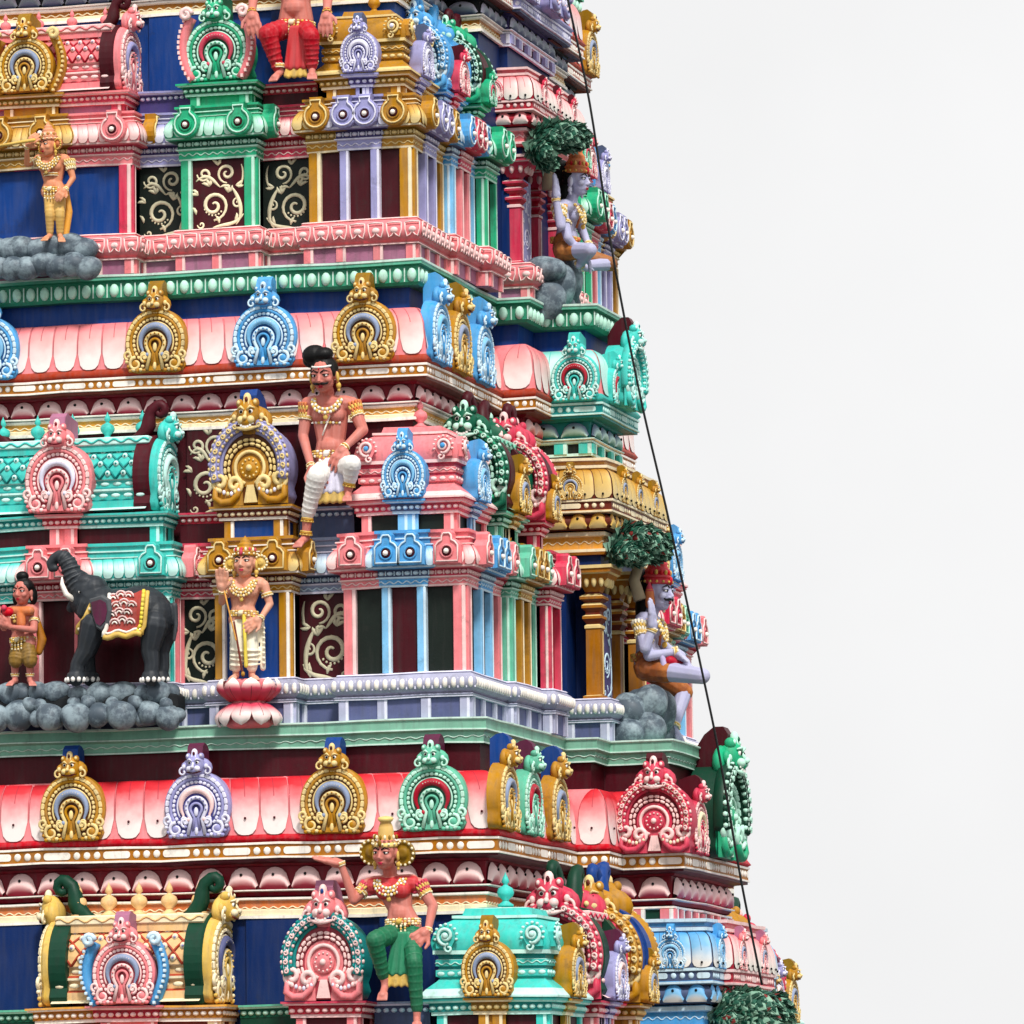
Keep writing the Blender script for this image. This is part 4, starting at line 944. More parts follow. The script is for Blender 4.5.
rb = dict(rd, win=1, beam='bottle', post='pink', sc='scallop_pink', pet='petal_red')
storey(T3, dict(main=rd, bay=rb, wall='navy', wall2='navy', ledge='step', lo=.0))
lv1 = dict(pk, beam='ochre', pd='charcoal', sc='scallop_grey', soff='brown', stb='rustred', rec='royal')
lb1 = dict(lv1, e='lavlt', win=1, beam='dkmaroon', post='lav', pd='purple', soff='slate', stb='lav', bead='lavlt', lip='lav', kap='lav', pet='petal_lav')
storey(T1, dict(main=lv1, bay=lb1, wall='royal', wall2='navy', ledge='bead', lo=.09))
# podiums under every storey (solid core of the ledges) and the plain base down to the ground
mb = MB()
for t in (T1, T2, T3):
    mb.box(XF, t.XK-.3, t.YA+.3, 2*YC-t.YA-.3, t.z0-.3, t.z0, 'ledge')
mb.box(XF, T3.XK+1.2, T3.YA-.4, 2*YC-T3.YA+.4, 0, T3.z0-.28, 'pale'); mb.build('stone_base', tower)
mb = MB(); mb.box(XF+.6, T1.XW-1.2, T1.YW+1.0, 2*YC-T1.YW-1.0, T1.top-.05, T1.top+3.2, 'rose'); mb.sweep([(XF+.5, T1.YW+.7),(T1.XW-.9, T1.YW+.7),(T1.XW-.9, 2*YC-T1.YW-.7),(XF+.5, 2*YC-T1.YW-.7)], [(0,T1.top+3.2),(.2,T1.top+3.3),(.2,T1.top+3.5),(-.2,T1.top+3.9),(-.8,T1.top+4.4),(-1.6,T1.top+4.7)], 'pink'); mb.build('upper_storey', tower)
def X(t, px, py): return xat(px, py, t.YA)
def ctr(t, x0, x1, py): a, b = X(t, x0, py), X(t, x1, py); return (a+b)/2, (b-a)/2
# --- ledge fronts: the green ledge of each storey follows the pavilion line
def gap(t, xa, xb, sch, pl, motif, low=None, up=None, lowink='goldlt', upink=None, flip=False):
    """recessed wall between two shrines"""
    c = SCH[sch]; P = [(xa, t.YR), (xb, t.YR)]; lv = {k: v+t.z0 for k, v in t.lv.items()}
    mb = MB(Matrix.Translation((0,0,t.z0)))
    o = MB()
    for nm, fn in (('recess_plinth', lambda: plinth('recess_plinth', tower, P, t.lv, pl, motif)), ('recess_cornice', lambda: entablature('recess_cornice', tower, P, t.lv, c)), ('recess_neck', lambda: neck('recess_neck', tower, P, t.lv, c, -.1))):
        ob = fn(); ob.location = (0,0,t.z0)
    m = MB(); m.box(xa, xb, t.YR+.06, t.YW+.1, t.z0, t.z0+t.lv['bead2'], c['nk']); m.build('recess_wall', tower)
    if low: scroll_panel('scroll_panel', tower, xa, xb, t.z0+t.lv['t1'], t.z0+t.lv['wall']+.01, t.YR+.03, low, lowink, flip)
    if up: 
        if upink: scroll_panel('scroll_panel', tower, xa, xb, t.z0+t.lv['bead2']+.02, t.E['b0']+.01, t.YW-.02, up, upink, not flip)
        else: m = MB(); m.box(xa, xb, t.YW-.02, t.YW+.05, t.z0+t.lv['bead2']-.1, t.E['b0']+.01, up); m.build('recess_panel', tower)
# ---------------------------------------------------------------- storey with blue and maroon niches at the top (T1)
def place(t, x0, x1, py): 
    c, h = ctr(t, x0, x1, py); return (c, t.YA, t.z0), h
loc, h = place(T1, 310, 412, 190); k1 = loc, h
L1k = dict(LV1, roof=2.66)
kuta('corner_shrine', 'gold and lavender square shrine on the corner ledge beneath the top edge of the photo', L1k, h, 'goldt1', 'lav', .21, 'pinkp', loc, dome='gold', domel='goldlt', domd='olive', kudu='purple', style='round', motif='lotus', ball='lavlt')
loc, h = place(T1, 182, 255, 190); p1 = loc, h
panjara('gable_shrine', 'green shrine crowned by a mint gable with curling pink wings', LV1, h, .5, 'green', 'pinkp', loc, big='mint', gw=.70, style='round', motif='lotus', wings=('pink','pinklt'), kind='small', scroll='cream')
loc, h = place(T1, -76, 131, 190); s1 = loc, h
L1s = dict(LV1, roof=2.66)
sala('barrel_shrine', 'pink barrel-roofed shrine with diamond lattice behind the gold standing figure', L1s, h, .5, 'pinkt1', 'goldt1', .42, 'pinkp', loc, roof='pink', roofl='pinklt', roofd='crimson', kudu='gold', ends=('pinkmaroon','pinkmaroon'), style='round', motif='lotus', gw=.95, ekind='small', endw=.72, wings=('gold','goldlt'), cgw=.62, hcol='lav', eo=.12, fh=.26, cpil=False)
gap(T1, s1[0][0]+s1[1], p1[0][0]-p1[1], 'purple', 'pinkp', 'lotus', 'blackgreen', 'royal', 'scrollpale')
gap(T1, p1[0][0]+p1[1], k1[0][0]-k1[1], 'red', 'pinkp', 'lotus', 'blackgreen', 'navy', 'scrollpale', flip=True)
# ---------------------------------------------------------------- middle storey (T2)
loc, h = place(T2, 345, 466, 640); k2 = loc, h
kuta('corner_shrine', 'pink domed shrine with sky-blue centre on the corner beside the moustached seated figure', LV, h, 'pink', 'blue', .23, 'lav', loc, dome='pink', domel='pinklt', domd='rose', kudu='blue', ball='blue')
loc, h = place(T2, 216, 290, 640); p2 = loc, h
panjara('gable_shrine', 'gold shrine with a grinning lion gable behind the figure on the lotus', LV, h, .5, 'gold', 'lav', loc, big='goldlav', gw=.80, hs=1.08)
loc, h = place(T2, -50, 170, 640); s2 = loc, h
sala('barrel_shrine', 'turquoise barrel-roofed shrine with lattice roof behind the black elephant', LV, h, .5, 'cyan', 'maroonpink', .27, 'lav', loc, roof='cyan', roofl='cyanlt', roofd='teal', kudu='rosepink', ends=('cyanmaroon','cyanmaroon'), gw=.95, ekind='small', endw=.82, cgw=.74, eo=.14)
gap(T2, s2[0][0]+s2[1], p2[0][0]-p2[1], 'red', 'lav', 'bead', 'blackgreen', 'dkmaroon', 'scrollpale', 'scrollpale', flip=True)
gap(T2, p2[0][0]+p2[1], k2[0][0]-k2[1], 'slate', 'lav', 'bead', 'dkmaroon', 'dkmaroon', 'scrollpale', flip=True)
# ---------------------------------------------------------------- lowest storey in view (T3)
loc, h = place(T3, 419, 558, 1030); k3 = loc, h
kuta('corner_shrine', 'turquoise domed shrine with a gold gable beside the dancing figure in green', LV3, h, 'cyan', 'goldt1', .26, 'greenp', loc, dome='cyan', domel='cyanlt', domd='teal', kudu='gold', side_kudu='gold', ball='cyanlt')
loc, h = place(T3, 287, 363, 1030); p3 = loc, h
panjara('gable_shrine', 'pink shrine with a toothy pink lion gable framed by turquoise and blue arches', LV3, h, .6, 'pinkred', 'greenp', loc, big='pinkcyan', gw=.79, hs=1.1)
loc, h = place(T3, 22, 228, 1030); s3 = loc, h
sala('barrel_shrine', 'cream barrel-roofed shrine with five cream finials and dark green gable ends', LV3, h, .6, 'cream', 'maroonpink', .42, 'greenp', loc, roof='peach', roofl='cream', roofd='rustred', kudu='pink', ends=('creambig','creambig'), gw=.95, ekind='small', endw=.90, wings=('blue','bluelt'), cgw=.66, hcol='lav', eo=.18)
gap(T3, XF, s3[0][0]-s3[1], 'greendk', 'greenp', 'bead', 'navy', 'navy')
gap(T3, s3[0][0]+s3[1], p3[0][0]-p3[1], 'greendk', 'greenp', 'bead', 'navy', 'navy')
gap(T3, p3[0][0]+p3[1], k3[0][0]-k3[1], 'slate', 'greenp', 'bead', 'navy', 'navy')
# ---------------------------------------------------------------- side face
def sideset(t, kh, b1, b2, pr, n):
    SIDE[0] = True
    lv = t.lv; k = t.k
    y0 = t.YA+2*kh+.06*k; L1 = b1['len']; xx = t.XK+b1['dx']
    for mir in (0, 1):
        ym = y0+L1/2; ym = 2*YC-ym if mir else ym
        r = sala('side_barrel_shrine', b1['label'][mir], lv, L1/2, .6, b1['c'], b1['cc'], L1*.2, t.pl, (xx, ym, t.z0), pi/2, roof=b1['roof'][0], roofl=b1['roof'][1], roofd=b1['roof'][2], kudu=b1['kudu'], ends=b1['ends'], style=t.style, motif=t.motif, finials=2, gw=.5, endw=.86*k, ekind='big', cgw=.46*k, lattice=False)
        y1 = y0+L1+.06*k; L2 = b2['len']; x2 = t.XK+b2['dx']
        yb = y1+L2/2; yb = 2*YC-yb if mir else yb
        r = sala('side_gable_shrine', b2['label'][mir], lv, L2/2, .6, b2['c'], None, .1, t.pl, (x2, yb, t.z0), pi/2, roof=b2['roof'][0], roofl=b2['roof'][1], roofd=b2['roof'][2], kudu=b2['kudu'], ends=b2['ends'], style=t.style, motif=t.motif, finials=2, gw=.5, endw=.86*k, ekind='big', cgw=.36*k, lattice=False)
    SIDE[0] = False
T1.pl, T1.style, T1.motif = 'pinkp', 'round', 'lotus'; T2.pl, T2.style, T2.motif = 'lav', 'bottle', 'bead'; T3.pl, T3.style, T3.motif = 'greenp', 'bottle', 'bead'
sideset(T2, k2[1], dict(len=.95, dx=.09, c='greendk', cc='goldt1', roof=('ledge','greenlt','greendk'), kudu='gold', ends=('greenbig','greenbig'), label=('green shrine on the side face with a dark green lion gable behind the pink dome', 'green shrine at the far rear of the side face behind the middle deity')),
    dict(len=.42, dx=.23, c='red', roof=('rose','pinklt','maroon'), kudu='gold', ends=('redbig','redbig'), label=('red shrine with a rose lion gable just left of the ochre columned niche', 'red shrine behind the blue deity in the middle storey')), None, 2)
sideset(T1, k1[1], dict(len=.85, dx=.08, c='blue', cc='pinkred', roof=('blue','bluelt','maroon'), kudu='red', ends=('bluebig','bluebig'), label=('sky-blue shrine with a curled blue gable behind the gold corner shrine', 'blue shrine at the rear of the side face behind the pale deity in orange')),
    dict(len=.4, dx=.2, c='green', roof=('greendk','green','bottle'), kudu='mint', ends=('greenbold','greenbold'), label=('dark green shrine with a plain arched hood left of the pink columned niche', 'green shrine with round medallions behind the head of the top deity')), None, 1)
sideset(T3, k3[1], dict(len=1.0, dx=.09, c='pinkred', cc='lav', roof=('rose','pinklt','bottle'), kudu='lav', ends=('pinkbig','pinkbig'), label=('rose shrine with a lion gable and lavender side gable behind the turquoise dome', 'rose shrine at the far rear of the lowest storey')),
    dict(len=.5, dx=.22, c='goldt1', roof=('gold','goldlt','brown'), kudu='gold', ends=('goldbig','goldbig'), label=('gold shrine with a bronze lion gable left of the sky-blue columned niche', 'gold shrine at the rear behind the leafy canopy at the bottom')), None, 3)
# rear corner shrines
for t, (loc, h), a in ((T1, k1, ('goldt1','lav','gold','goldlt','olive','purple','lavender and gold shrine on the far rear corner by the sky beside the top deity')), (T2, k2, ('pink','blue','pink','pinklt','rose','blue','pink and blue shrine on the far rear corner beside the middle storey deity')), (T3, k3, ('cyan','goldt1','cyan','cyanlt','teal','gold','turquoise and gold shrine on the rear corner at the bottom right'))):
    kuta('corner_shrine', a[6], t.lv, h, a[0], a[1], .22*t.k, t.pl, (loc[0], 2*YC-t.YA-2*h, t.z0), 0, dome=a[2], domel=a[3], domd=a[4], kudu=a[5], style=t.style, motif=t.motif)
# porches in the middle of the side
def porch_at(t, strip_px, strip_py, name, label, c, wall, colc, kudu, petal, scroll, c2=None):
    hw = max(1.1*t.k, YC-t.a2-.10); yf = YC-hw
    Xo = t.xs(yf-.13, strip_px)-.13
    t.PX = Xo; t.Phw = hw; SIDE[0] = True
    r = porch(name, label, t.lv, hw, Xo-t.X1+.6, c, wall, t.pl, (Xo, YC, t.z0), pi/2, t.k, (-hw+.17, -.05*t.k, hw-.17), colc, kudu, motif=t.motif, petal=petal, scroll=scroll, c2=c2); SIDE[0] = False; return r
porch_at(T2, 611, 505, 'columned_niche', 'ochre columned niche with gold petal cornice behind the deity seated on grey rocks', 'amber', 'navy', ('ochre','goldlt','brown'), 'gold', 'petal_gold', ('purple','bluelt'))
porch_at(T1, 532, 98, 'columned_niche', 'pink columned niche with pale petal cornice at the top right', 'maroonpink', 'navy', ('rose','pinklt','crimson'), 'red', 'petal_pinkp', ('lav','lavlt'))
porch_at(T3, 711, 975, 'columned_niche', 'sky-blue columned niche with white petal cornice at the bottom right', 'blue', 'navy', ('blue','bluelt','slate'), 'blue', 'petal_bluep', ('lav','lavlt'), ('maroonpink', 'petal_pinkp', 'pink'))
# ---------------------------------------------------------------- gables standing on the big cornices
def ckudu(t, px, sch, w, label, hood=.2, grp='horseshoe gables on the pink cornice'):
    z = t.E['k0']-.02+(.05 if t is T3 else 0); y = t.YL-.06
    gable('small', sch, w, (xat(px, proj((0,y,z+.4))[1], y), y, z), 0, hood, None, label, group=grp)
def skudu(t, px, sch, w, label, X=None, hood=.2, grp=None, dz=0):
    z = t.E['k0']-.02+(.05 if t is T3 else 0)+dz; x = (X if X is not None else t.XL)+.06
    gable('small', sch, w, (x, ysolve(x, z+.4, px), z), pi/2, hood, None, label, group=grp)
g = 'horseshoe gables on the pink cornice'
ckudu(T2, -12, 'blue', .68, 'blue horseshoe gable cut off by the left photo edge', grp=g)
ckudu(T2, 155, 'gold', .68, 'gold horseshoe gable on the pink cornice between two blue gables', grp=g)
ckudu(T2, 263, 'blue', .68, 'blue horseshoe gable on the pink cornice left of the moustached head', grp=g)
ckudu(T2, 363, 'gold', .68, 'gold horseshoe gable on the pink cornice above the moustached figure', grp=g)
skudu(T2, 441, 'blue', .68, 'blue gable first around the corner of the pink cornice', grp=g)
skudu(T2, 462, 'gold', .68, 'gold gable seen edge-on between two blue ones on the side', grp=g)
skudu(T2, 485, 'blue', .68, 'blue gable deepest along the side of the pink cornice', grp=g)
g = 'horseshoe gables on the red cornice'
ckudu(T3, 72, 'goldblue', .70, 'gold horseshoe gable with blue hook on the red cornice, leftmost of its row', grp=g)
ckudu(T3, 197, 'lav', .70, 'lavender horseshoe gable on the red cornice', grp=g)
ckudu(T3, 332, 'goldblue', .70, 'gold horseshoe gable with blue hook between the lavender and green gables', grp=g)
ckudu(T3, 432, 'green', .70, 'pale green horseshoe gable above the crowned dancer', grp=g)
skudu(T3, 509, 'goldblue', .70, 'gold gable with blue hook first around the red cornice corner', grp=g)
skudu(T3, 533, 'green', .70, 'pale green gable seen edge-on on the red cornice side', grp=g)
skudu(T3, 560, 'goldblue', .70, 'gold gable with blue hook last along the red cornice side', grp=g)
# on the middle bays
skudu(T1, 592, 'gold', .55, 'gold gable in profile against the sky near the top of the side')
def bay_gables(t, px, w, sch, big, labels, fk='small'):
    z = t.E['k0']-.03; y = t.a2-.06
    gable(fk, sch, w, (t.xs(y, px), y, z), 0, .45, None, labels[0], group='gables round the middle bay')
    x = t.X2+.06
    gable('small', sch, w*.8, (x, t.a2+.45*t.k, z), pi/2, .3, None, labels[1], group='gables round the middle bay')
    gable('big', big, w*1.35, (x+.08, YC, z), pi/2, .32, None, labels[2], group='gables round the middle bay')
bay_gables(T2, 575, .54, 'cyan', 'cyanbig', ('turquoise horseshoe gable facing front above the ochre niche', 'small turquoise gable in profile right of the front-facing turquoise gable', 'large turquoise arch gable in profile with maroon hook against the sky'))
bay_gables(T3, 655, .76, 'redbig', 'greenbold', ('broad rose gable with fierce face above the sky-blue niche', 'small rose gable in profile between the broad rose gable and the green one', 'tall green arch gable in profile against the sky at lower right'), fk='big')
bay_gables(T1, 512, .5, 'lav', 'lav', ('lavender gable facing front at the top edge', 'small lavender gable in profile at the top edge', 'lavender arch hood against the sky at the top'))
# ---------------------------------------------------------------- sculpted figures
def solid(mb, name, parent, mat, voxel=.008, smooth=4, label=None):
    """fuse overlapping closed shapes into one continuous skin"""
    me = mb.mesh('tmp'); o = bpy.data.objects.new('tmp', me); COL.objects.link(o)
    r = o.modifiers.new('r', 'REMESH'); r.mode = 'VOXEL'; r.voxel_size = voxel; r.use_smooth_shade = True
    s = o.modifiers.new('s', 'SMOOTH'); s.factor = .5; s.iterations = smooth
    dg = bpy.context.evaluated_depsgraph_get(); dg.update()
    m2 = bpy.data.meshes.new_from_object(o.evaluated_get(dg)); bpy.data.objects.remove(o); bpy.data.meshes.remove(me)
    m2.name = name; m2.materials.clear(); m2.materials.append(_M[mat] if mat in _M else paint(mat))
    m2.polygons.foreach_set('material_index', [0]*len(m2.polygons)); m2.polygons.foreach_set('use_smooth', [True]*len(m2.polygons))
    return link(name, m2, parent, label)
def cap(mb, a, ra, b, rb, mat='skin', seg=10):
    a, b = Vector(a), Vector(b); d = (b-a)
    if d.length < 1e-5: return
    n = d.normalized(); P = []; R = []
    for t in (90, 60, 30): P.append(a-n*ra*sin(radians(t))); R.append(max(.0008, ra*cos(radians(t))))
    P += [a, a.lerp(b, .33), a.lerp(b, .66), b]; R += [ra, ra+(rb-ra)*.28, ra+(rb-ra)*.64, rb]
    for t in (30, 60, 90): P.append(b+n*rb*sin(radians(t))); R.append(max(.0008, rb*cos(radians(t))))
    mb.tube(P, R, mat, seg)
def frame(f, up=(0,0,1)):
    """local axes: x to the viewer's right when looked at, -y forward, z up"""
    f = Vector(f).normalized(); u = Vector(up); x = u.cross(f) if False else f.cross(u)*-1; x.normalize(); z = f.cross(x)*-1 if False else x.cross(-f)*1
    z = (-f).cross(x)*-1; z = x.cross(-f)
    return x, -f, z
def fmat(f, o, tilt=0, up=(0,0,1)):
    x, y, z = frame(f, up); M = Matrix(((x.x,y.x,z.x,o.x),(x.y,y.y,z.y,o.y),(x.z,y.z,z.z,o.z),(0,0,0,1)))
    return M @ Matrix.Rotation(tilt, 4, 'Y')
def ringp(mb, c, axis, R, r, mat, n=18, beads_=0, bm=None, br=None):
    axis = Vector(axis).normalized(); a = axis.orthogonal().normalized(); b = axis.cross(a); c = Vector(c)
    mb.tube([c+(a*cos(2*pi*i/n)+b*sin(2*pi*i/n))*R for i in range(n+1)], r, mat, 6)
    for i in range(beads_):
        t = 2*pi*i/beads_; mb.ell(c+(a*cos(t)+b*sin(t))*(R+r*.5), br or r*1.2, bm or mat, 6, 4)
class Fig:
    """a statue laid out from joints seen in the photo; P() turns a sight line at a given depth into a point"""
    def __init__(self, name, label, Y, base, u, cat='statue', group=None, skin='skin', hk=1.24):
        self.Y = Y; self.u = u; self.hu = u*hk; b = at(base[0], base[1], Y-(base[2] if len(base) > 2 else 0)); self.o = b
        self.r = thing(name, label, cat, b, 0, group); self.skin = skin; self.b = MB(); self.cl = {}
    def P(self, px, py, d=0.0): return at(px, py, self.Y-d)-self.o
    def limb(self, pts, rad, mb=None):
        mb = mb or self.b; Q = [self.P(*p) if not isinstance(p, Vector) else p for p in pts]
        for i in range(len(Q)-1): cap(mb, Q[i], rad[i]*self.u, Q[i+1], rad[i+1]*self.u)
        return Q
    def cloth(self, key):
        if key not in self.cl: self.cl[key] = MB()
        return self.cl[key]
    def folds(self, mb, a, b, ra, rb, n=5, k=1.03):
        a, b = Vector(a), Vector(b)
        for i in range(n):
            t = (i+.5)/n; ringp(mb, a.lerp(b, t), (b-a)+Vector((.12,.1,.2))*(b-a).length*(.5 if i % 2 else -.4), (ra+(rb-ra)*t)*k*.93, (ra+rb)*.065, 'white', 12)
    def hand(self, wrist, palm, s=1.0, spread=.5, curl=.3, nrm=None, thumb=1):
        u = self.u*s; w, p = Vector(wrist), Vector(palm); d = (p-w).normalized(); n = Vector(nrm) if nrm is not None else Vector((0,-1,0))
        n = (n-d*n.dot(d)); n = n.normalized() if n.length > .05 else d.orthogonal().normalized(); sd = d.cross(n)
        c = w+d*.35*u; cap(self.b, w, .17*u, w+d*.22*u, .2*u)
        for q in (-.16, 0, .16): cap(self.b, w+d*.15*u+sd*q*u*.8, .12*u, w+d*.55*u+sd*q*u*1.1, .115*u)
        for i, q in enumerate((-.24, -.08, .08, .24)):
            L = (.36, .46, .44, .32)[i]*u; k0 = w+d*.56*u+sd*q*u; k1 = k0+(d+sd*q*spread).normalized()*L*.55-n*curl*L*.3; k2 = k1+(d+sd*q*spread).normalized()*L*.5-n*curl*L*.8
            cap(self.b, k0, .085*u, k1, .075*u, seg=6); cap(self.b, k1, .075*u, k2, .06*u, seg=6)
        t0 = w+d*.2*u+sd*thumb*.2*u; t1 = t0+(d*.5+sd*thumb*.6).normalized()*.26*u; cap(self.b, t0, .1*u, t1, .085*u, seg=6); cap(self.b, t1, .085*u, t1+(d*.9+sd*thumb*.25).normalized()*.2*u, .06*u, seg=6)
    def foot(self, ank, toe, s=1.0):
        u = self.u*s; a, t = Vector(ank), Vector(toe); d = t-a; h = a-d*.12; L = d.length
        cap(self.b, a, .17*u, h+Vector((0,0,-.12*u)), .17*u); cap(self.b, h+Vector((0,0,-.12*u)), .16*u, a.lerp(t, .75), .15*u)
        sd = d.cross(Vector((0,0,1))); sd = sd.normalized() if sd.length > .01 else Vector((1,0,0))
        for q in (-.16,-.08,0,.08,.16): cap(self.b, a.lerp(t,.65)+sd*q*u*.8, .09*u, t+sd*q*u*1.1-Vector((0,0,.03*u)), .06*u, seg=6)
    def torso(self, sl, sr, waist, pel, w=1.0, belly=1.0, breast=False, f=(0,-1,0)):
        u = self.u; sl, sr, wa, pe = [self.P(*p) for p in (sl, sr, waist, pel)]; f = Vector(f).normalized(); m = (sl+sr)/2; b = self.b
        side = (sr-sl).normalized()
        cap(b, sl.lerp(m,.12), .40*u, sr.lerp(m,.12), .40*u); ch = m.lerp(wa, .42)
        for q in (-1, 1):
            cap(b, m+side*q*.42*u-(m-wa)*.1, .48*u, wa+side*q*.22*u, .46*u*belly)
            b.ell(m.lerp(wa,.33)+side*q*.42*u+f*.32*u, (.36*u if not breast else .42*u,)*3, 'skin', 12, 8)
            cap(b, wa+side*q*.2*u, .46*u*belly, pe+side*q*.38*u, .48*u)
        b.ell(wa.lerp(pe,.35)+f*.12*u, (.6*u*belly,.5*u*belly,.5*u), 'skin', 12, 8); b.ell(m-Vector((0,0,-.12*u)), (.45*u,.3*u,.3*u), 'skin', 10, 6)
        self.ch, self.wa, self.pe, self.m, self.side, self.f = ch, wa, pe, m, side, f
        return m
    def head(self, c, f=(0,-1,0), tilt=0, hair='black', brow=True, moustache=False, lips='rose', neck=None, ears=True, female=False):
        u = self.hu; c = self.P(*c); b = self.b; f = Vector(f).normalized()
        M = fmat(f, c, tilt); self.HM = M
        E = lambda x, y, z, rx, ry, rz, seg=12, ring=8: b.ell((x*u,y*u,z*u), (rx*u,ry*u,rz*u), 'skin', seg, ring, M)
        E(0,.05,.12,.46,.52,.52); E(0,-.08,-.2,.37,.42,.42); E(0,-.22,-.45,.2,.2,.16); E(0,-.3,-.05,.33,.2,.3)
        for q in (-1, 1):
            E(q*.24,-.3,-.12,.15,.16,.15); E(q*.18,-.38,.14,.16,.12,.06)
            if ears: E(q*.46,.06,-.06,.07,.13,.2); E(q*.47,.06,-.32,.06,.08,.14)
        for q in (-1, 1): E(q*.19,-.40,.105,.14,.085,.05)
        b.tube([M @ Vector((0,-.44*u,.1*u)), M @ Vector((0,-.54*u,-.08*u)), M @ Vector((0,-.56*u,-.15*u))], [.05*u,.07*u,.085*u], 'skin', 8); E(0,-.5,-.17,.12,.09,.06)
        E(0,-.44,-.31,.13,.08,.04); E(0,-.43,-.37,.11,.08,.045)
        if neck: cap(b, M @ Vector((0,.08*u,-.3*u)), .23*u, self.P(*neck), .28*u)
        eye = MB(M)
        for q in (-1, 1):
            eye.ell((q*.19*u,-.425*u,.05*u), (.115*u,.05*u,.038*u), 'white', 10, 6); eye.ell((q*.19*u,-.462*u,.045*u), (.045*u,.02*u,.038*u), 'black', 8, 5)
            eye.tube([(q*.06*u,-.44*u,.055*u),(q*.19*u,-.47*u,.105*u),(q*.34*u,-.38*u,.06*u)], [.016*u,.03*u,.014*u], 'black', 5)
        eye.build('eyes', self.r)
        if brow:
            br = MB(M)
            for q in (-1, 1): br.tube([(q*.05*u,-.47*u,.17*u),(q*.2*u,-.475*u,.25*u),(q*.37*u,-.36*u,.17*u)], [.025*u,.032*u,.01*u], 'black', 5)
            br.ell((0,-.475*u,.3*u), (.035*u,.02*u,.05*u), 'red', 6, 4)
            br.build('eyebrows', self.r)
        if moustache:
            mm = MB(M)
            for q in (-1, 1): mm.tube([(0,-.52*u,-.23*u),(q*.12*u,-.52*u,-.235*u),(q*.25*u,-.44*u,-.25*u),(q*.31*u,-.38*u,-.19*u)], [.03*u,.05*u,.04*u,.01*u], 'black', 6)
            mm.build('moustache', self.r)
        lp = MB(M); lp.ell((0,-.49*u,-.315*u), (.12*u,.045*u,.028*u), lips, 8, 5); lp.ell((0,-.48*u,-.365*u), (.1*u,.045*u,.032*u), lips, 8, 5); lp.build('lips', self.r)
        return M
    def crown(self, kind, c, lt, jewel='red', h=1.0):
        u = self.hu; m = MB(self.HM)
        prof = [(.5,.28),(.53,.34),(.5,.42),(.47,.46),(.52,.5),(.45,.56),(.42,.62),(.46,.68),(.38,.76),(.33,.84),(.36,.9),(.27,.98),(.22,1.06),(.24,1.12),(.12,1.2),(.05,1.34),(.01,1.4)] if kind == 'cone' else [(.47,.24),(.49,.30),(.46,.38),(.36,.43),(.30,.5),(.31,.75),(.27,1.0),(.2,1.16),(.27,1.22),(.31,1.3),(.25,1.36),(.01,1.4)]
        m.lathe([(r*u, .26*u+(z-.26)*u*h) for r, z in prof], (0,.04*u,0), c, 18)
        for i in range(14):
            a = 2*pi*i/14; m.ell((.53*u*cos(a), .04*u+.53*u*sin(a), .37*u), .05*u, lt, 6, 5)
        for i in range(9):
            a = pi+pi*i/8; m.ell((.45*u*cos(a), .04*u+.45*u*sin(a), .26*u+.36*u*h), (.06*u,.06*u,.1*u), lt if i % 2 else jewel, 6, 5)
        m.ell((0,-.5*u,.42*u), (.09*u,.05*u,.13*u), jewel, 8, 6)
        m.build('crown', self.r)
    def halo(self, c, lt, R=.42):
        u = self.hu
        for q in (-1, 1):
            m = MB(self.HM); T = Matrix.Translation((q*.68*u, .12*u, -.0)) @ Matrix.Rotation(pi/2, 4, 'X')
            m.lathe([(R*u*1.1,-.05*u),(R*u*1.15,.03*u),(R*u*.85,.07*u),(R*u*.8,.04*u),(R*u*.5,.06*u),(R*u*.45,.12*u),(R*u*.2,.14*u),(.001,.13*u)], (0,0,0), c, 18, T)
            for i in range(14): 
                a = 2*pi*i/14; m.ell((q*.68*u+R*u*cos(a), .06*u, R*u*sin(a)), .06*u, lt, 6, 4)
            m.build('ear_ornament', self.r)
    def earrings(self, c):
        u = self.hu
        for q in (-1, 1): m = MB(self.HM); m.ell((q*.5*u,.04*u,-.42*u), (.1*u,.1*u,.13*u), c, 8, 6); m.ell((q*.5*u,.02*u,-.58*u), (.06*u,.06*u,.07*u), c, 8, 6); m.ell((q*.52*u,.0,-.1*u), (.06*u,.1*u,.2*u), c, 8, 6); m.build('earring', self.r)
    def necklace(self, c, lt, drop=.5, w=.55, rows=2):
        u = self.u; m = MB()
        for k in range(rows):
            for i in range(17):
                a = pi*i/16; x = cos(a)*(w+.13*k); z = -sin(a)*(drop+.16*k)
                p = self.m+self.side*x*u+Vector((0,0,(z+.12)*u))+self.f*(.46+.34*sin(a)**.6)*u
                m.ell(p, (.075*u,.06*u,.08*u), lt if (i+k) % 2 else c, 6, 5)
        m.ell(self.m+Vector((0,0,-(drop+.16*rows)*u+.1*u))+self.f*.72*u, (.12*u,.07*u,.14*u), c, 8, 6)
        m.build('necklace', self.r)
    def lappets(self, sl, sr, arms, c, lt):
        """scale-like shoulder guards"""
        u = self.u
        for s_, el, q in ((sl, arms[0], -1), (sr, arms[1], 1)):
            m = MB(); d = (el-s_).normalized(); o = (self.side*q-d*self.side.dot(d)*q).normalized(); n = d.cross(o)
            for r_ in range(4):
                for k in range(9):
                    a = -1.6+3.2*(k+.5*(r_ % 2))/8; w = o*cos(a)+self.f*sin(a); p = s_+d*(.02+.15*r_)*u+w*(.385-.03*r_)*u
                    cap(m, p, .075*u, p+d*.1*u, .06*u, lt if r_ % 2 else c, 6)
            m.build('shoulder_guard', self.r)
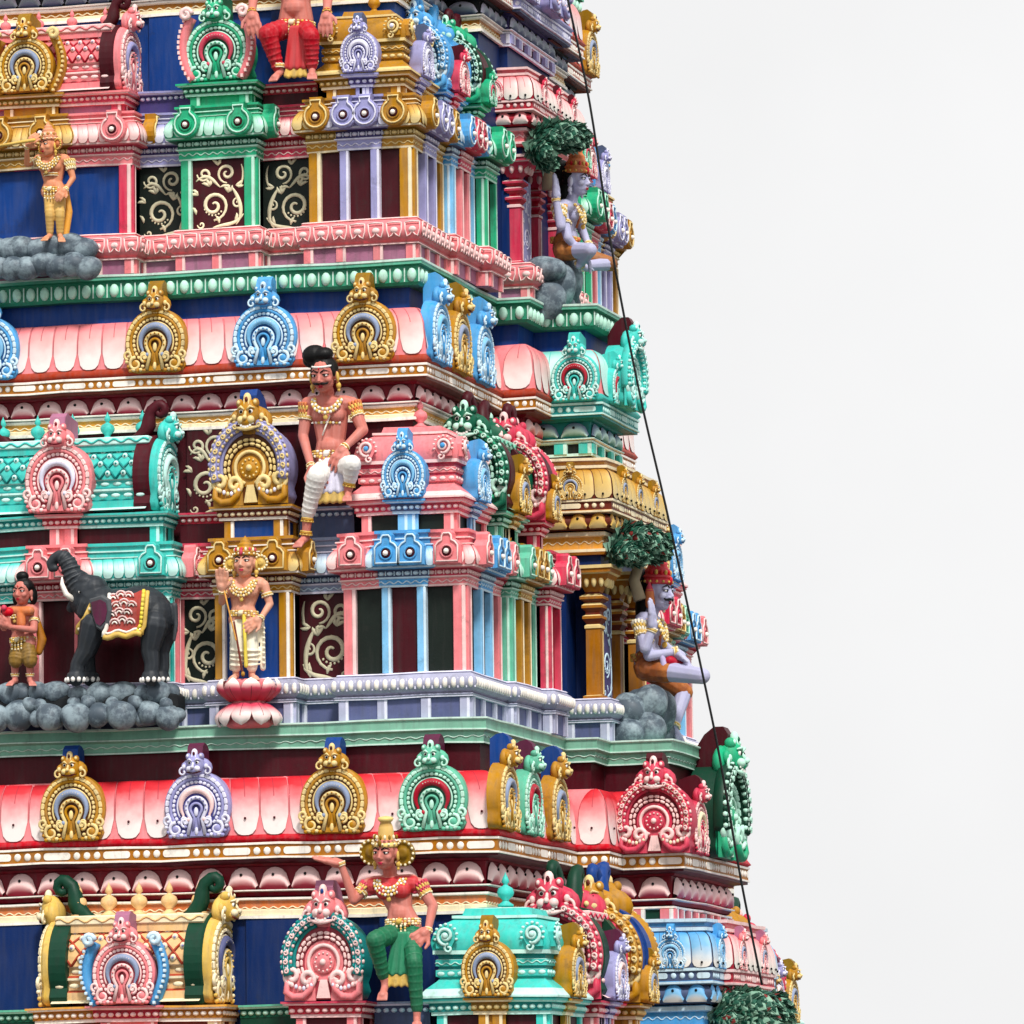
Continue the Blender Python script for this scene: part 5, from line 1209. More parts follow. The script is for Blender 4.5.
    def band(self, name, c, axis, R, mat, lt, n=10):
        m = MB(); u = self.u; c = Vector(c); ax = Vector(axis).normalized()
        ringp(m, c, ax, R*u, .05*u, mat, 16); ringp(m, c+ax*.07*u, ax, R*u*1.0, .035*u, lt, 16, n, lt, .05*u); ringp(m, c-ax*.07*u, ax, R*u, .035*u, lt, 16)
        m.build(name, self.r)
    def belt(self, c, R, mat, lt, tassel=True):
        m = MB(); u = self.u; c = Vector(c); R = R*1.32
        for k in range(3):
            for i in range(26):
                a = 2*pi*i/26; p = c+self.side*cos(a)*R*u+self.f*sin(a)*R*u*.82+Vector((0,0,-.11*k*u+.1*u))
                m.ell(p, (.085*u,.07*u,.065*u), mat if (i+k) % 3 else lt, 6, 5)
        if tassel:
            for x in (-.3,-.1,.1,.3):
                for k in range(4): m.ell(c+self.side*x*u+self.f*R*u*.9+Vector((0,0,-(.25+.13*k)*u+abs(x)*.2*u)), (.06*u,.05*u,.07*u), lt if k % 2 else mat, 6, 5)
        m.ell(c+self.f*R*u*.92, (.16*u,.1*u,.14*u), lt, 8, 6)
        m.build('belt', self.r)
    def done(self, voxel=.0085):
        solid(self.b, 'body', self.r, self.skin, voxel)
        for k, (mb) in self.cl.items(): solid(mb, k[0], self.r, k[1], voxel)
def skirtfan(f, key, top, bot, w0, w1, d=.14, folds=7):
    """hanging pleated cloth between two points"""
    mb = f.cloth(key); a, b = f.P(*top), f.P(*bot); u = f.u
    for i in range(folds):
        x = -1+2*i/(folds-1); cap(mb, a+Vector((x*w0*u,0,0)), d*u, b+Vector((x*w1*u,-.05*u*(i % 2),-.06*u*(i % 2))), d*u*1.15)

# 1 --- moustached seated man on the middle storey
f = Fig('seated_statue', 'bare-chested moustached statue with black hair bun seated in white leg wraps above the gold shrine', .12, (330, 505), .225, skin='statskin')
f.torso((311,404,.0),(349,404,.0),(331,440,.0),(332,462,.02), belly=.95)
f.head((324,375,.14), (-.08,-1,-.30), 0, neck=(327,394,.0), moustache=True, lips='crimson')
h = f.cloth(('hair','black')); u = f.hu
h.ell((0,.12*u,.2*u), (.52*u,.5*u,.5*u), 'black', 14, 10, f.HM); h.ell((-.35*u,.2*u,.72*u), (.48*u,.42*u,.38*u), 'black', 14, 10, f.HM); h.ell((.05*u,.1*u,.75*u), (.36*u,.34*u,.26*u), 'black', 12, 8, f.HM); h.ell((-.55*u,.25*u,.55*u),(.3*u,.3*u,.3*u),'black',12,8,f.HM)
for q in (-1, 1): h.ell((q*.42*u,-.05*u,.12*u), (.07*u,.15*u,.2*u), 'black', 8, 6, f.HM)
f.earrings('softgold')
m = MB(f.HM); m.tube([(.415*sin(a)*u, (.05-.475*cos(a))*u, .35*u) for a in (-1.3,-1.0,-.7,-.35,0,.35,.7,1.0,1.3)], [.02*u]+[.045*u]*7+[.02*u], 'white', 6, flat=.5); m.build('forehead_band', f.r); u = f.u
A = f.limb([(308,404,.0),(303,436,.04),(311,466,.24)], [.34,.24,.17]); f.hand(A[2], f.P(317,478,.28), 1.15, .5, .5, (0,-1,.4), thumb=1)
B = f.limb([(352,404,.0),(363,430,.05),(345,447,.2)], [.34,.25,.17]); f.hand(B[2], f.P(338,458,.26), 1.15, .5, .5, (0,-1,.4), thumb=-1)
w = f.cloth(('leg_wrap','white'))
L = f.limb([(326,470,.08),(317,476,.34),(308,514,.2)], [.52,.46,.3], w); f.folds(w, L[1], L[2], .46*u, .3*u, 7); f.folds(w, L[0], L[1], .52*u, .46*u, 3)
R = f.limb([(340,468,.08),(352,464,.34),(350,480,.26)], [.5,.42,.3], w); f.folds(w, R[1], R[2], .42*u, .3*u, 3)
A2 = f.limb([(308,514,.2),(306,533,.18)], [.25,.19]); f.foot(f.P(305,536,.18), f.P(297,546,.34), 1.1)
B2 = f.limb([(350,480,.26),(348,491,.24)], [.25,.19]); f.foot(f.P(348,492,.24), f.P(347,500,.4), 1.0)
skirtfan(f, ('hanging_cloth','lavwhite'), (333,460,.2), (331,490,.22), .3, .55, .13); skirtfan(f, ('fringe','softgold'), (331,492,.22), (330,500,.22), .56, .66, .12, 9)
f.belt(f.P(331,455,.04), .62, 'softgold', 'creamlt'); f.necklace('softgold', 'creamlt', .45, .55, 2)
for p, q, R_ in ((A[0].lerp(A[1],.45), A[1]-A[0], .31), (B[0].lerp(B[1],.45), B[1]-B[0], .31)): f.band('armlet', p, q, R_, 'softgold', 'cream')
for p, q, R_ in ((A[2], A[2]-A[1], .18), (B[2], B[2]-B[1], .18)): f.band('bracelet', p, q, R_, 'gold', 'cream', 8)
for p, q in ((A2[0].lerp(A2[1],.3), A2[1]-A2[0]), (A2[1], A2[1]-A2[0]), (B2[0].lerp(B2[1],.4), B2[1]-B2[0])): f.band('anklet', p, q, .24, 'gold', 'softgold')
f.lappets(A[0], B[0], (A[1], B[1]), 'terr', 'softgold')
m = MB(); sc_ = [f.m+f.side*x*u+Vector((0,0,z*u))+f.f*y*u for x, y, z in ((.5,.3,.0),(.15,.52,-.6),(-.05,.55,-1.1),(-.2,.55,-1.5))]
m.tube(sc_, .04*u, 'creamlt', 6)
for i in range(9): m.ell(f.m.lerp(f.wa,.55)+f.side*(-.55+.1375*i)*u+f.f*(.55-.14*abs(i-4)/4)*u, (.075*u,.05*u,.07*u), 'softgold' if i % 2 else 'creamlt', 6, 5)
for q in (-1, 1):
    for k in range(8): m.ell(f.m+f.side*q*(.62+.07*(k % 4))*u+f.f*(.32-.02*k)*u+Vector((0,0,(.18-.1*(k//4)-.05*(k % 4))*u)), (.09*u,.06*u,.08*u), 'cream' if k % 2 else 'softgold', 6, 5)
m.build('chest_ornament', f.r); f.done()

# 2 --- standing deity on a lotus
f = Fig('standing_statue', 'crowned standing statue in white dhoti with yellow sash and staff on the pink lotus', -.30, (245, 678), .19, skin='statskinlt'); u = f.u
f.torso((230,584,0),(261,584,0),(243,606,.02),(244,620,0), w=.9, belly=.85, breast=True)
f.head((245,563,.05), (-.05,-1,0), 0, neck=(245,578,0)); f.crown('cone', 'gold', 'cream', 'rose', .8); f.earrings('softgold'); f.halo('softgold','cream', .3)
A = f.limb([(228,585,0),(222,602,.08),(222,591,.2)], [.28,.2,.15]); f.hand(A[2], f.P(222,578,.24), 1.2, .3, -.05, (0,-1,0))
B = f.limb([(264,585,0),(270,604,-.02),(261,618,.1)], [.28,.2,.15]); f.hand(B[2], f.P(255,622,.12), 1.1, .4, .3, (0,-1,.2), -1)
w = f.cloth(('dhoti','creamwhite'))
L = f.limb([(238,622,0),(238,648,.05),(236,667,.02)], [.48,.36,.3], w); R = f.limb([(250,622,0),(252,648,.05),(252,667,.02)], [.48,.36,.3], w)
for a, b in ((L[0],L[1]),(L[1],L[2]),(R[0],R[1]),(R[1],R[2])): f.folds(w, a, b, .42*u, .34*u, 4)
for q, x in ((-1,233),(1,262)):
    cap(w, f.P(x,622,-.02), .14*u, f.P(x-q*1+2*q,668,-.02), .16*u)
    for k in range(8): w.ell(f.P(x+q*2, 628+5*k, .02), (.1*u,.1*u,.1*u), 'white', 6, 4)
s = f.cloth(('sash','yellow')); cap(s, f.P(244,616,.1), .12*u, f.P(245,640,.14), .1*u); cap(s, f.P(245,640,.14), .1*u, f.P(246,666,.12), .12*u); cap(s, f.P(234,617,.06), .09*u, f.P(254,617,.06), .09*u)
for x, t in ((236,232),(252,256)): f.limb([(x,664,0),(x,674,0)], [.22,.18]); f.foot(f.P(x,674,0), f.P(t,679,.16), 1.0)
f.belt(f.P(244,614,0), .55, 'softgold', 'cream', False); f.necklace('softgold','cream', .5, .5, 3)
m = MB(); cap(m, f.P(234,622,.16), .05*u, f.P(243,676,.2), .07*u, 'brown'); cap(m, f.P(224,590,.22), .04*u, f.P(236,640,.18), .045*u, 'amber'); m.ell(f.P(243,674,.2), (.11*u,.11*u,.14*u), 'gold', 8, 6); m.build('staff', f.r)
for p, q in ((A[0].lerp(A[1],.5), A[1]-A[0]), (B[0].lerp(B[1],.5), B[1]-B[0])): f.band('armlet', p, q, .27, 'softgold', 'cream')
for p, q in ((A[2], A[2]-A[1]), (B[2], B[2]-B[1])): f.band('bracelet', p, q, .17, 'softgold', 'cream', 8)
for q in (-1, 1):
    m = MB()
    for k in range(5): m.ell(f.m+f.side*q*(.85+.05*k)*u+Vector((0,-.1*u,(.1-.12*k)*u)), (.16*u,.12*u,.1*u), 'cream' if k % 2 else 'softgold', 8, 5)
    m.build('shoulder_ornament', f.r)
f.done()
# lotus pedestal
c = at(249, 724, -.30); c.z = T2.z0-.05
lot = thing('lotus_pedestal', 'pink and white double lotus pedestal under the standing statue', 'pedestal', c)
m = MB(); m.lathe([(.2,.0),(.26,.04),(.2,.22),(.16,.25),(.2,.28),(.25,.44),(.22,.48),(.001,.48)], (0,0,0), 'pink', 24, flat=.8); m.build('pedestal_core', lot)
petal_paint('lotus', 'crimson', 'rose', 'creamlt', 'maroon'); petal_paint('lotusdown', 'rose', 'pinklt', 'white', 'maroon')
for up in (1, 0):
    m = MB()
    for i in range(9):
        a = 2*pi*(i+.5*up)/9-pi/2; vs = []; uvs = []; NX, NT = 6, 8
        for ix in range(NX+1):
            x = -1+2*ix/NX
            for jt in range(NT+1):
                t = jt/NT; wd = .112*sqrt(max(0.0,1-(2*t*.62-.3)**2*1.0))*(1 if t < .7 else sqrt(max(0, 1-((t-.7)/.3)**2))+.02)
                rr = .21+.11*sin(pi*min(1,t*.85))+(.03*t if up else .05*t); zz_ = (.26+.23*t) if up else (.24-.23*t)
                ang = a+x*wd/.3; rr -= .03*x*x; vs.append((rr*cos(ang), rr*sin(ang)*.85, zz_)); uvs.append((x, t if up else t))
        fs = [(ix*(NT+1)+jt, ix*(NT+1)+jt+1, (ix+1)*(NT+1)+jt+1, (ix+1)*(NT+1)+jt) for ix in range(NX) for jt in range(NT)]
        m.add(vs, fs, 'lotus' if up else 'lotusdown', True, None, uvs)
    m.build('petal_ring', lot)

# 3 --- boy with topknot
f = Fig('standing_statue', 'small statue of a boy with black topknot and patterned short wrap facing the elephant', -.40, (22, 685), .165, skin='statskin'); u = f.u
f.torso((11,612,0),(32,610,0),(22,632,0),(23,643,0), belly=.9, f=(-.3,-1,0))
f.head((23,592,.05), (-.25,-1,-.1), .05, neck=(22,606,0), lips='crimson')
u = f.hu; h = f.cloth(('hair','black')); h.ell((0,.12*u,.22*u), (.54*u,.5*u,.48*u), 'black', 12, 8, f.HM); h.ell((-.1*u,.12*u,.78*u), (.34*u,.32*u,.26*u), 'black', 12, 8, f.HM); h.ell((-.5*u,.25*u,-.25*u), (.25*u,.3*u,.5*u), 'black', 10, 8, f.HM); h.ell((.42*u,.3*u,-.2*u), (.2*u,.25*u,.45*u), 'black', 10, 8, f.HM); u = f.u
A = f.limb([(10,612,0),(4,628,.12),(-2,618,.22)], [.3,.22,.16]); f.hand(A[2], f.P(-6,612,.24), 1.1)
B = f.limb([(34,611,0),(34,630,.08),(10,627,.25)], [.3,.23,.16]); f.hand(B[2], f.P(1,620,.28), 1.1)
w = f.cloth(('wrap','olivegold'))
for hip, kn in (((19,645,0),(16,661,.05)), ((27,645,0),(30,661,.05))): Q = f.limb([hip, kn], [.5,.46], w); f.folds(w, Q[0], Q[1], .48*u, .48*u, 5)
for x, t in ((15,9),(30,33)): f.limb([(x,658,.03),(x,678,0)], [.3,.2]); f.foot(f.P(x,679,0), f.P(t,685,.15), 1.1); f.band('anklet', f.P(x,675,0), (0,0,1), .22, 'softgold', 'cream')
cp = f.cloth(('cape','ochre')); cap(cp, f.P(36,614,-.06), .15*u, f.P(42,640,-.08), .3*u); cap(cp, f.P(42,640,-.08), .3*u, f.P(39,652,-.06), .22*u)
t = f.cloth(('tunic','terr')); cap(t, f.P(13,611,.1), .3*u, f.P(30,611,.1), .3*u); cap(t, f.P(21,612,.1), .3*u, f.P(21,624,.12), .3*u)
m = MB(); m.ell(f.P(8,612,.26), (.38*u,.3*u,.3*u), 'red', 10, 6); m.ell(f.P(4,608,.3), (.2*u,.2*u,.2*u), 'rose', 8, 6); m.build('offering', f.r)
f.necklace('softgold','cream', .45, .5, 2); f.belt(f.P(23,640,0), .55, 'softgold','cream')
for p, q in ((A[0].lerp(A[1],.5), A[1]-A[0]), (B[0].lerp(B[1],.5), B[1]-B[0])): f.band('armlet', p, q, .28, 'softgold', 'cream')
f.done()

# 4 --- elephant
f = Fig('elephant_statue', 'black elephant statue with raised trunk and red patterned saddle cloth on grey boulders', -.42, (115, 683), .25, cat='elephant statue', skin='elephant'); b = f.b; P = f.P
def E(px, py, d, rx, ry, rz): b.ell(P(px, py, d), (rx, ry, rz), 'skin', 16, 10)
E(120,611,0,.33,.24,.225); E(150,611,0,.21,.25,.225); E(159,617,.0,.16,.23,.21); E(103,611,0,.22,.24,.25); E(140,605,0,.28,.19,.2)
E(88,592,0,.17,.17,.18); E(84,600,0,.14,.15,.18); E(94,590,0,.15,.16,.15); E(80,584,0,.12,.13,.14); E(86,582,.05,.1,.1,.08)
cap(b, P(98,604,0), .2, P(88,594,0), .17)
tr = [(80,588),(74,578),(70,567),(66,559),(60,556),(55,558),(51,563),(52,568),(55,568)]; rr = [.12,.10,.085,.073,.064,.056,.05,.045,.04]
for i in range(len(tr)-1): cap(b, P(*tr[i],.02), rr[i], P(*tr[i+1],.02), rr[i+1])
for i in range(9):
    t = i/9*4; k = int(t); q = P(*tr[k],.02).lerp(P(*tr[k+1],.02), t-k); ringp(b, q, P(*tr[k+1],.02)-P(*tr[k],.02), rr[k]*.98, .012, 'skin', 12)
cap(b, P(78,600,0), .08, P(71,608,0), .05); cap(b, P(88,604,.1), .1, P(84,612,.1), .08)
for d, pts in ((.16, [(94,625),(86,650),(78,664),(76,679)]), (-.14, [(92,630),(86,655),(88,668),(90,679)]), (.16, [(154,625),(150,650),(152,664),(151,679)]), (-.14, [(164,628),(160,652),(162,666),(160,679)])):
    rd = [.145,.095,.078,.077]
    for i in range(3): cap(b, P(*pts[i],d), rd[i], P(*pts[i+1],d), rd[i+1])
    q = P(*pts[3],d); b.lathe([(.09,-.03),(.105,.0),(.088,.06)], (q.x,q.y,q.z), 'skin', 14)
cap(b, P(174,606,0), .04, P(176,625,.02), .025); cap(b, P(176,625,.02), .025, P(174,640,.02), .02)
m = MB(); ear = [(-.13,.14),(.02,.17),(.11,.12),(.13,.0),(.10,-.13),(.02,-.2),(-.05,-.16),(-.10,-.04)]
m.prism(ear[::-1], -.03, .02, 'elephant', Matrix.Translation(P(101,612,.29)) @ Matrix.Rotation(-.25, 4, 'Z'), bevel=.02); m.prism([(x*.72,z*.72) for x, z in ear][::-1], -.038, -.02, 'plum', Matrix.Translation(P(101,612,.29)) @ Matrix.Rotation(-.25, 4, 'Z')); m.build('ear', f.r)
m = MB()
for d in (.1,-.1): m.tube([P(74,600,d), P(66,594,d+.03), P(62,584,d+.03), P(62,577,d+.02)], [.03,.029,.022,.006], 'creamlt', 8)
m.build('tusk', f.r)
m = MB()
for d, x in ((.16,76),(-.14,90),(.16,151),(-.14,160)):
    for k in range(5): a = pi+pi*(k+.5)/5; q = P(x,680,d); m.ell((q.x+.096*cos(a), q.y+.096*sin(a), q.z+.0), (.025,.02,.028), 'white', 6, 5)
m.build('toenails', f.r)
m = MB(); m.ell(P(80,592,.15), (.02,.015,.018), 'white', 8, 5); m.ell(P(80,592,.163), (.011,.01,.011), 'black', 6, 4); m.build('eye', f.r)
def over(px, py, ex=.0):   # saddle cloth surface over the barrel
    return P(px, py, .255+ex)
m = MB(); n = 10; vs = []; 
for i in range(n+1):
    for j in range(n+1):
        px = 108+38*i/n-(2 if j > 8 else 0); py = 594+43*j/n+1.5*sin(i*1.3); t = j/n; dd = .285*sin(min(1,.50+t)*pi/2)+.02
        vs.append(tuple(P(px+(-4*t+2), py-3*(i/n), dd)))
m.add(vs, [(i*(n+1)+j, i*(n+1)+j+1, (i+1)*(n+1)+j+1, (i+1)*(n+1)+j) for i in range(n) for j in range(n)], 'saddlered', True)
V = lambda i, j, e=.012: Vector(vs[i*(n+1)+j])+Vector((0,-e,0))
for i, c_ in ((0,'creamlt'),(n,'softgold')): m.tube([V(i,j) for j in range(n+1)], .022, c_, 6)
m.tube([V(i,n) for i in range(n+1)], .03, 'softgold', 6); m.tube([V(i,n-1) for i in range(n+1)], .014, 'creamlt', 6)
for j in range(0, 8, 2):
    for i in range(1 + (j//2) % 2, n-3, 2):
        p = V(i, j+1 if j < 9 else j, .008)
        m.tube([(p.x+.055*cos(a), p.y, p.z+.055*sin(a)) for a in [pi*k/6 for k in range(7)]], .010, 'pinklt', 5); m.tube([(p.x+.025*cos(a), p.y, p.z+.025*sin(a)) for a in [pi*k/6 for k in range(7)]], .009, 'creamlt', 5)
for j in range(n): m.tube([V(n-1,j), V(n-1,j+1)], .02, 'yellow', 5)
m.build('saddle_cloth', f.r)
m = MB(); m.tube([P(92,604,.22), P(86,618,.22), P(79,627,.12), P(78,634,.1)], [.03,.035,.035,.03], 'softgold', 8)
for k in range(6): m.ell(P(90-2.2*k, 609+4*k, .25-.02*k), .02, 'cream', 6, 4)
m.build('harness', f.r)
f.done(.011)

# 5 --- archer-like gold figure on the top storey
f = Fig('standing_statue', 'golden standing statue raising a rod to its forehead against the blue panel', T1.YA-.30, (52, 238), .165, skin='statgold', hk=1.12); u = f.u
f.torso((38,160,0),(66,160,0),(53,182,0),(54,192,0), belly=.8, f=(-.2,-1,0))
f.head((49,146,.05), (-.6,-1,-.05), -.06, neck=(52,157,0), lips='crimson'); f.crown('cone', 'statgold', 'cream', 'gold', 1.0); f.earrings('softgold'); f.halo('terr','softgold', .28)
A = f.limb([(38,160,0),(27,164,.1),(27,147,.22)], [.26,.2,.14]); f.hand(A[2], f.P(33,139,.26), 1.0, .3, .9)
B = f.limb([(68,161,0),(73,178,.0),(66,189,.08)], [.26,.2,.14]); f.hand(B[2], f.P(61,194,.12), .95, .3, .5, None, -1)
w = f.cloth(('leg_wrap','statgold2'))
for a, b_, c_ in (((50,194,0),(50,214,.05),(50,233,0)), ((60,194,0),(60,214,.05),(60,233,0))):
    Q = f.limb([a, b_, c_], [.42,.32,.22], w); f.folds(w, Q[0], Q[1], .4*u, .32*u, 5); f.folds(w, Q[1], Q[2], .32*u, .22*u, 5)
f.foot(f.P(50,234,0), f.P(44,240,.16), 1.1); f.foot(f.P(60,234,0), f.P(62,241,.16), 1.1)
cp = f.cloth(('cape','amber')); cap(cp, f.P(66,186,-.06), .15*u, f.P(69,212,-.08), .24*u); cap(cp, f.P(69,212,-.08), .24*u, f.P(66,235,-.06), .2*u)
m = MB(); cap(m, f.P(34,140,.3), .018, f.P(-8,147,.3), .014, 'softgold'); m.build('rod', f.r)
f.necklace('softgold','cream', .5, .5, 3); f.belt(f.P(54,190,0), .5, 'softgold', 'cream')
for p, q in ((A[0].lerp(A[1],.5), A[1]-A[0]), (B[0].lerp(B[1],.4), B[1]-B[0])): f.band('armlet', p, q, .26, 'softgold', 'cream')
for p, q in ((A[2], A[2]-A[1]), (B[2], B[2]-B[1])): f.band('bracelet', p, q, .15, 'softgold', 'cream', 8)
f.lappets(A[0], B[0], (A[1], B[1]), 'statgold2', 'cream'); f.band('chest_band', f.m.lerp(f.wa,.7), (0,0,1), .58, 'gold', 'cream', 16); f.done()

# 6 --- seated figure at the top edge
f = Fig('seated_statue', 'statue in red leg wraps seated beside the mint gable, its head above the photo', T1.YA+.12, (295, 80), .22, skin='statskin'); u = f.u
f.torso((270,-38,0),(316,-38,0),(296,2,.02),(296,22,.02), belly=1.05)
f.head((292,-70,.1), (-.1,-1,-.1), 0, neck=(293,-48,0)); f.crown('cone','gold','cream','red',1.0); f.earrings('softgold')
A = f.limb([(266,-38,0),(254,-8,.08),(252,12,.3)], [.34,.26,.18]); f.hand(A[2], f.P(254,30,.36), 1.25, .35, .35, (0,-1,.2), 1)
B = f.limb([(320,-38,0),(328,-5,.08),(327,12,.26)], [.34,.26,.18]); f.hand(B[2], f.P(325,28,.32), 1.15, .35, .35, (0,-1,.2), -1)
w = f.cloth(('leg_wrap','statred'))
Q = f.limb([(288,28,.05),(268,34,.32),(278,68,.22)], [.5,.46,.26], w); f.folds(w, Q[0], Q[1], .5*u, .46*u, 4); f.folds(w, Q[1], Q[2], .46*u, .28*u, 6)
R = f.limb([(304,28,.05),(311,36,.32),(312,66,.24)], [.48,.42,.26], w); f.folds(w, R[1], R[2], .42*u, .28*u, 6)
f.foot(f.P(280,70,.22), f.P(273,80,.36), 1.1); f.foot(f.P(312,68,.24), f.P(312,78,.4), 1.1)
skirtfan(f, ('hanging_cloth','statred2'), (297,28,.2), (296,66,.22), .25, .42, .14, 6); skirtfan(f, ('fringe','softgold'), (296,68,.22), (296,75,.22), .42, .5, .1, 8)
f.belt(f.P(296,25,.03), .66, 'softgold', 'cream'); f.necklace('green','creamlt', 1.0, .55, 3)
for p, q in ((A[2], A[2]-A[1]), (B[2], B[2]-B[1])): f.band('bracelet', p, q, .19, 'crimson', 'softgold', 8)
for x, y in ((279,66),(312,63)): f.band('anklet', f.P(x,y,.23), (0,0,1), .26, 'softgold', 'cream')
f.done()

# 7 --- dancer on the lowest storey
f = Fig('dancing_statue', 'crowned dancing statue in green leg wraps with one flat palm raised beside the turquoise dome', T3.YA+.05, (400, 1010), .21, skin='statskin'); u = f.u
f.torso((372,884,0),(414,882,0),(400,908,.04),(404,926,.04), belly=.82, breast=True)
f.head((386,853,.15), (-.22,-1,-.15), .06, neck=(390,872,.02)); f.crown('pot','statgold2','cream','olive',1.0); f.earrings('softgold'); f.halo('olive','cream', .45)
bl = f.cloth(('bodice','statred2')); 
for q in (-1, 1): bl.ell(f.m.lerp(f.wa,.33)+f.side*q*.42*u+f.f*.34*u, (.44*u,.44*u,.42*u), 'white', 12, 8)
cap(bl, f.P(374,886,.02), .43*u, f.P(412,884,.02), .43*u)
A = f.limb([(369,884,0),(354,900,.1),(341,864,.16)], [.32,.24,.16]); f.hand(A[2], f.P(325,860,.18), 1.3, .3, .0, (0,-.2,1), 1)
B = f.limb([(419,884,0),(433,906,.02),(428,930,.12)], [.32,.25,.17]); f.hand(B[2], f.P(416,940,.2), 1.3, .5, .4, None, -1)
w = f.cloth(('leg_wrap','statgreen'))
Q = f.limb([(398,932,.06),(375,940,.42),(383,975,.26)], [.5,.44,.28], w); f.folds(w, Q[0], Q[1], .5*u, .44*u, 4); f.folds(w, Q[1], Q[2], .44*u, .28*u, 6)
R = f.limb([(411,932,.06),(414,962,.26),(417,1008,.18)], [.5,.4,.28], w); f.folds(w, R[0], R[1], .5*u, .4*u, 4); f.folds(w, R[1], R[2], .4*u, .28*u, 6)
f.limb([(383,972,.26),(385,983,.24)], [.24,.18]); f.foot(f.P(385,984,.24), f.P(382,999,.36), 1.15); f.limb([(417,1006,.18),(417,1016,.18)], [.22,.18]); f.foot(f.P(417,1018,.18), f.P(417,1026,.36), 1.1)
skirtfan(f, ('hanging_cloth','statgreen2'), (402,934,.2), (399,972,.22), .3, .5, .13, 6); skirtfan(f, ('fringe','softgold'), (398,974,.22), (397,984,.22), .5, .56, .1, 8)
f.belt(f.P(403,922,.05), .6, 'cream', 'softgold'); f.necklace('softgold','creamlt', .4, .5, 3)
for p, q in ((A[0].lerp(A[1],.5), A[1]-A[0]), (B[0].lerp(B[1],.45), B[1]-B[0])): f.band('armlet', p, q, .3, 'softgold', 'cream')
for p, q in ((A[2], A[2]-A[1]), (B[2], B[2]-B[1])): f.band('bracelet', p, q, .18, 'softgold', 'cream', 8)
for q in (-1, 1):
    m = MB()
    for k in range(6): m.ell(f.m+f.side*q*(.8+.06*k)*u+Vector((0,-.16*u,(.22-.14*k)*u)), (.18*u,.12*u,.1*u), 'rose' if k % 2 else 'softgold', 8, 5)
    m.build('shoulder_ornament', f.r)
m = MB(); m.tube([f.P(404,938,.1), f.P(408,926,.14), f.P(398,918,.2)], .07*u, 'terr', 6); m.build('waist_sash', f.r); f.lappets(A[0], B[0], (A[1], B[1]), 'rose', 'softgold'); f.done()

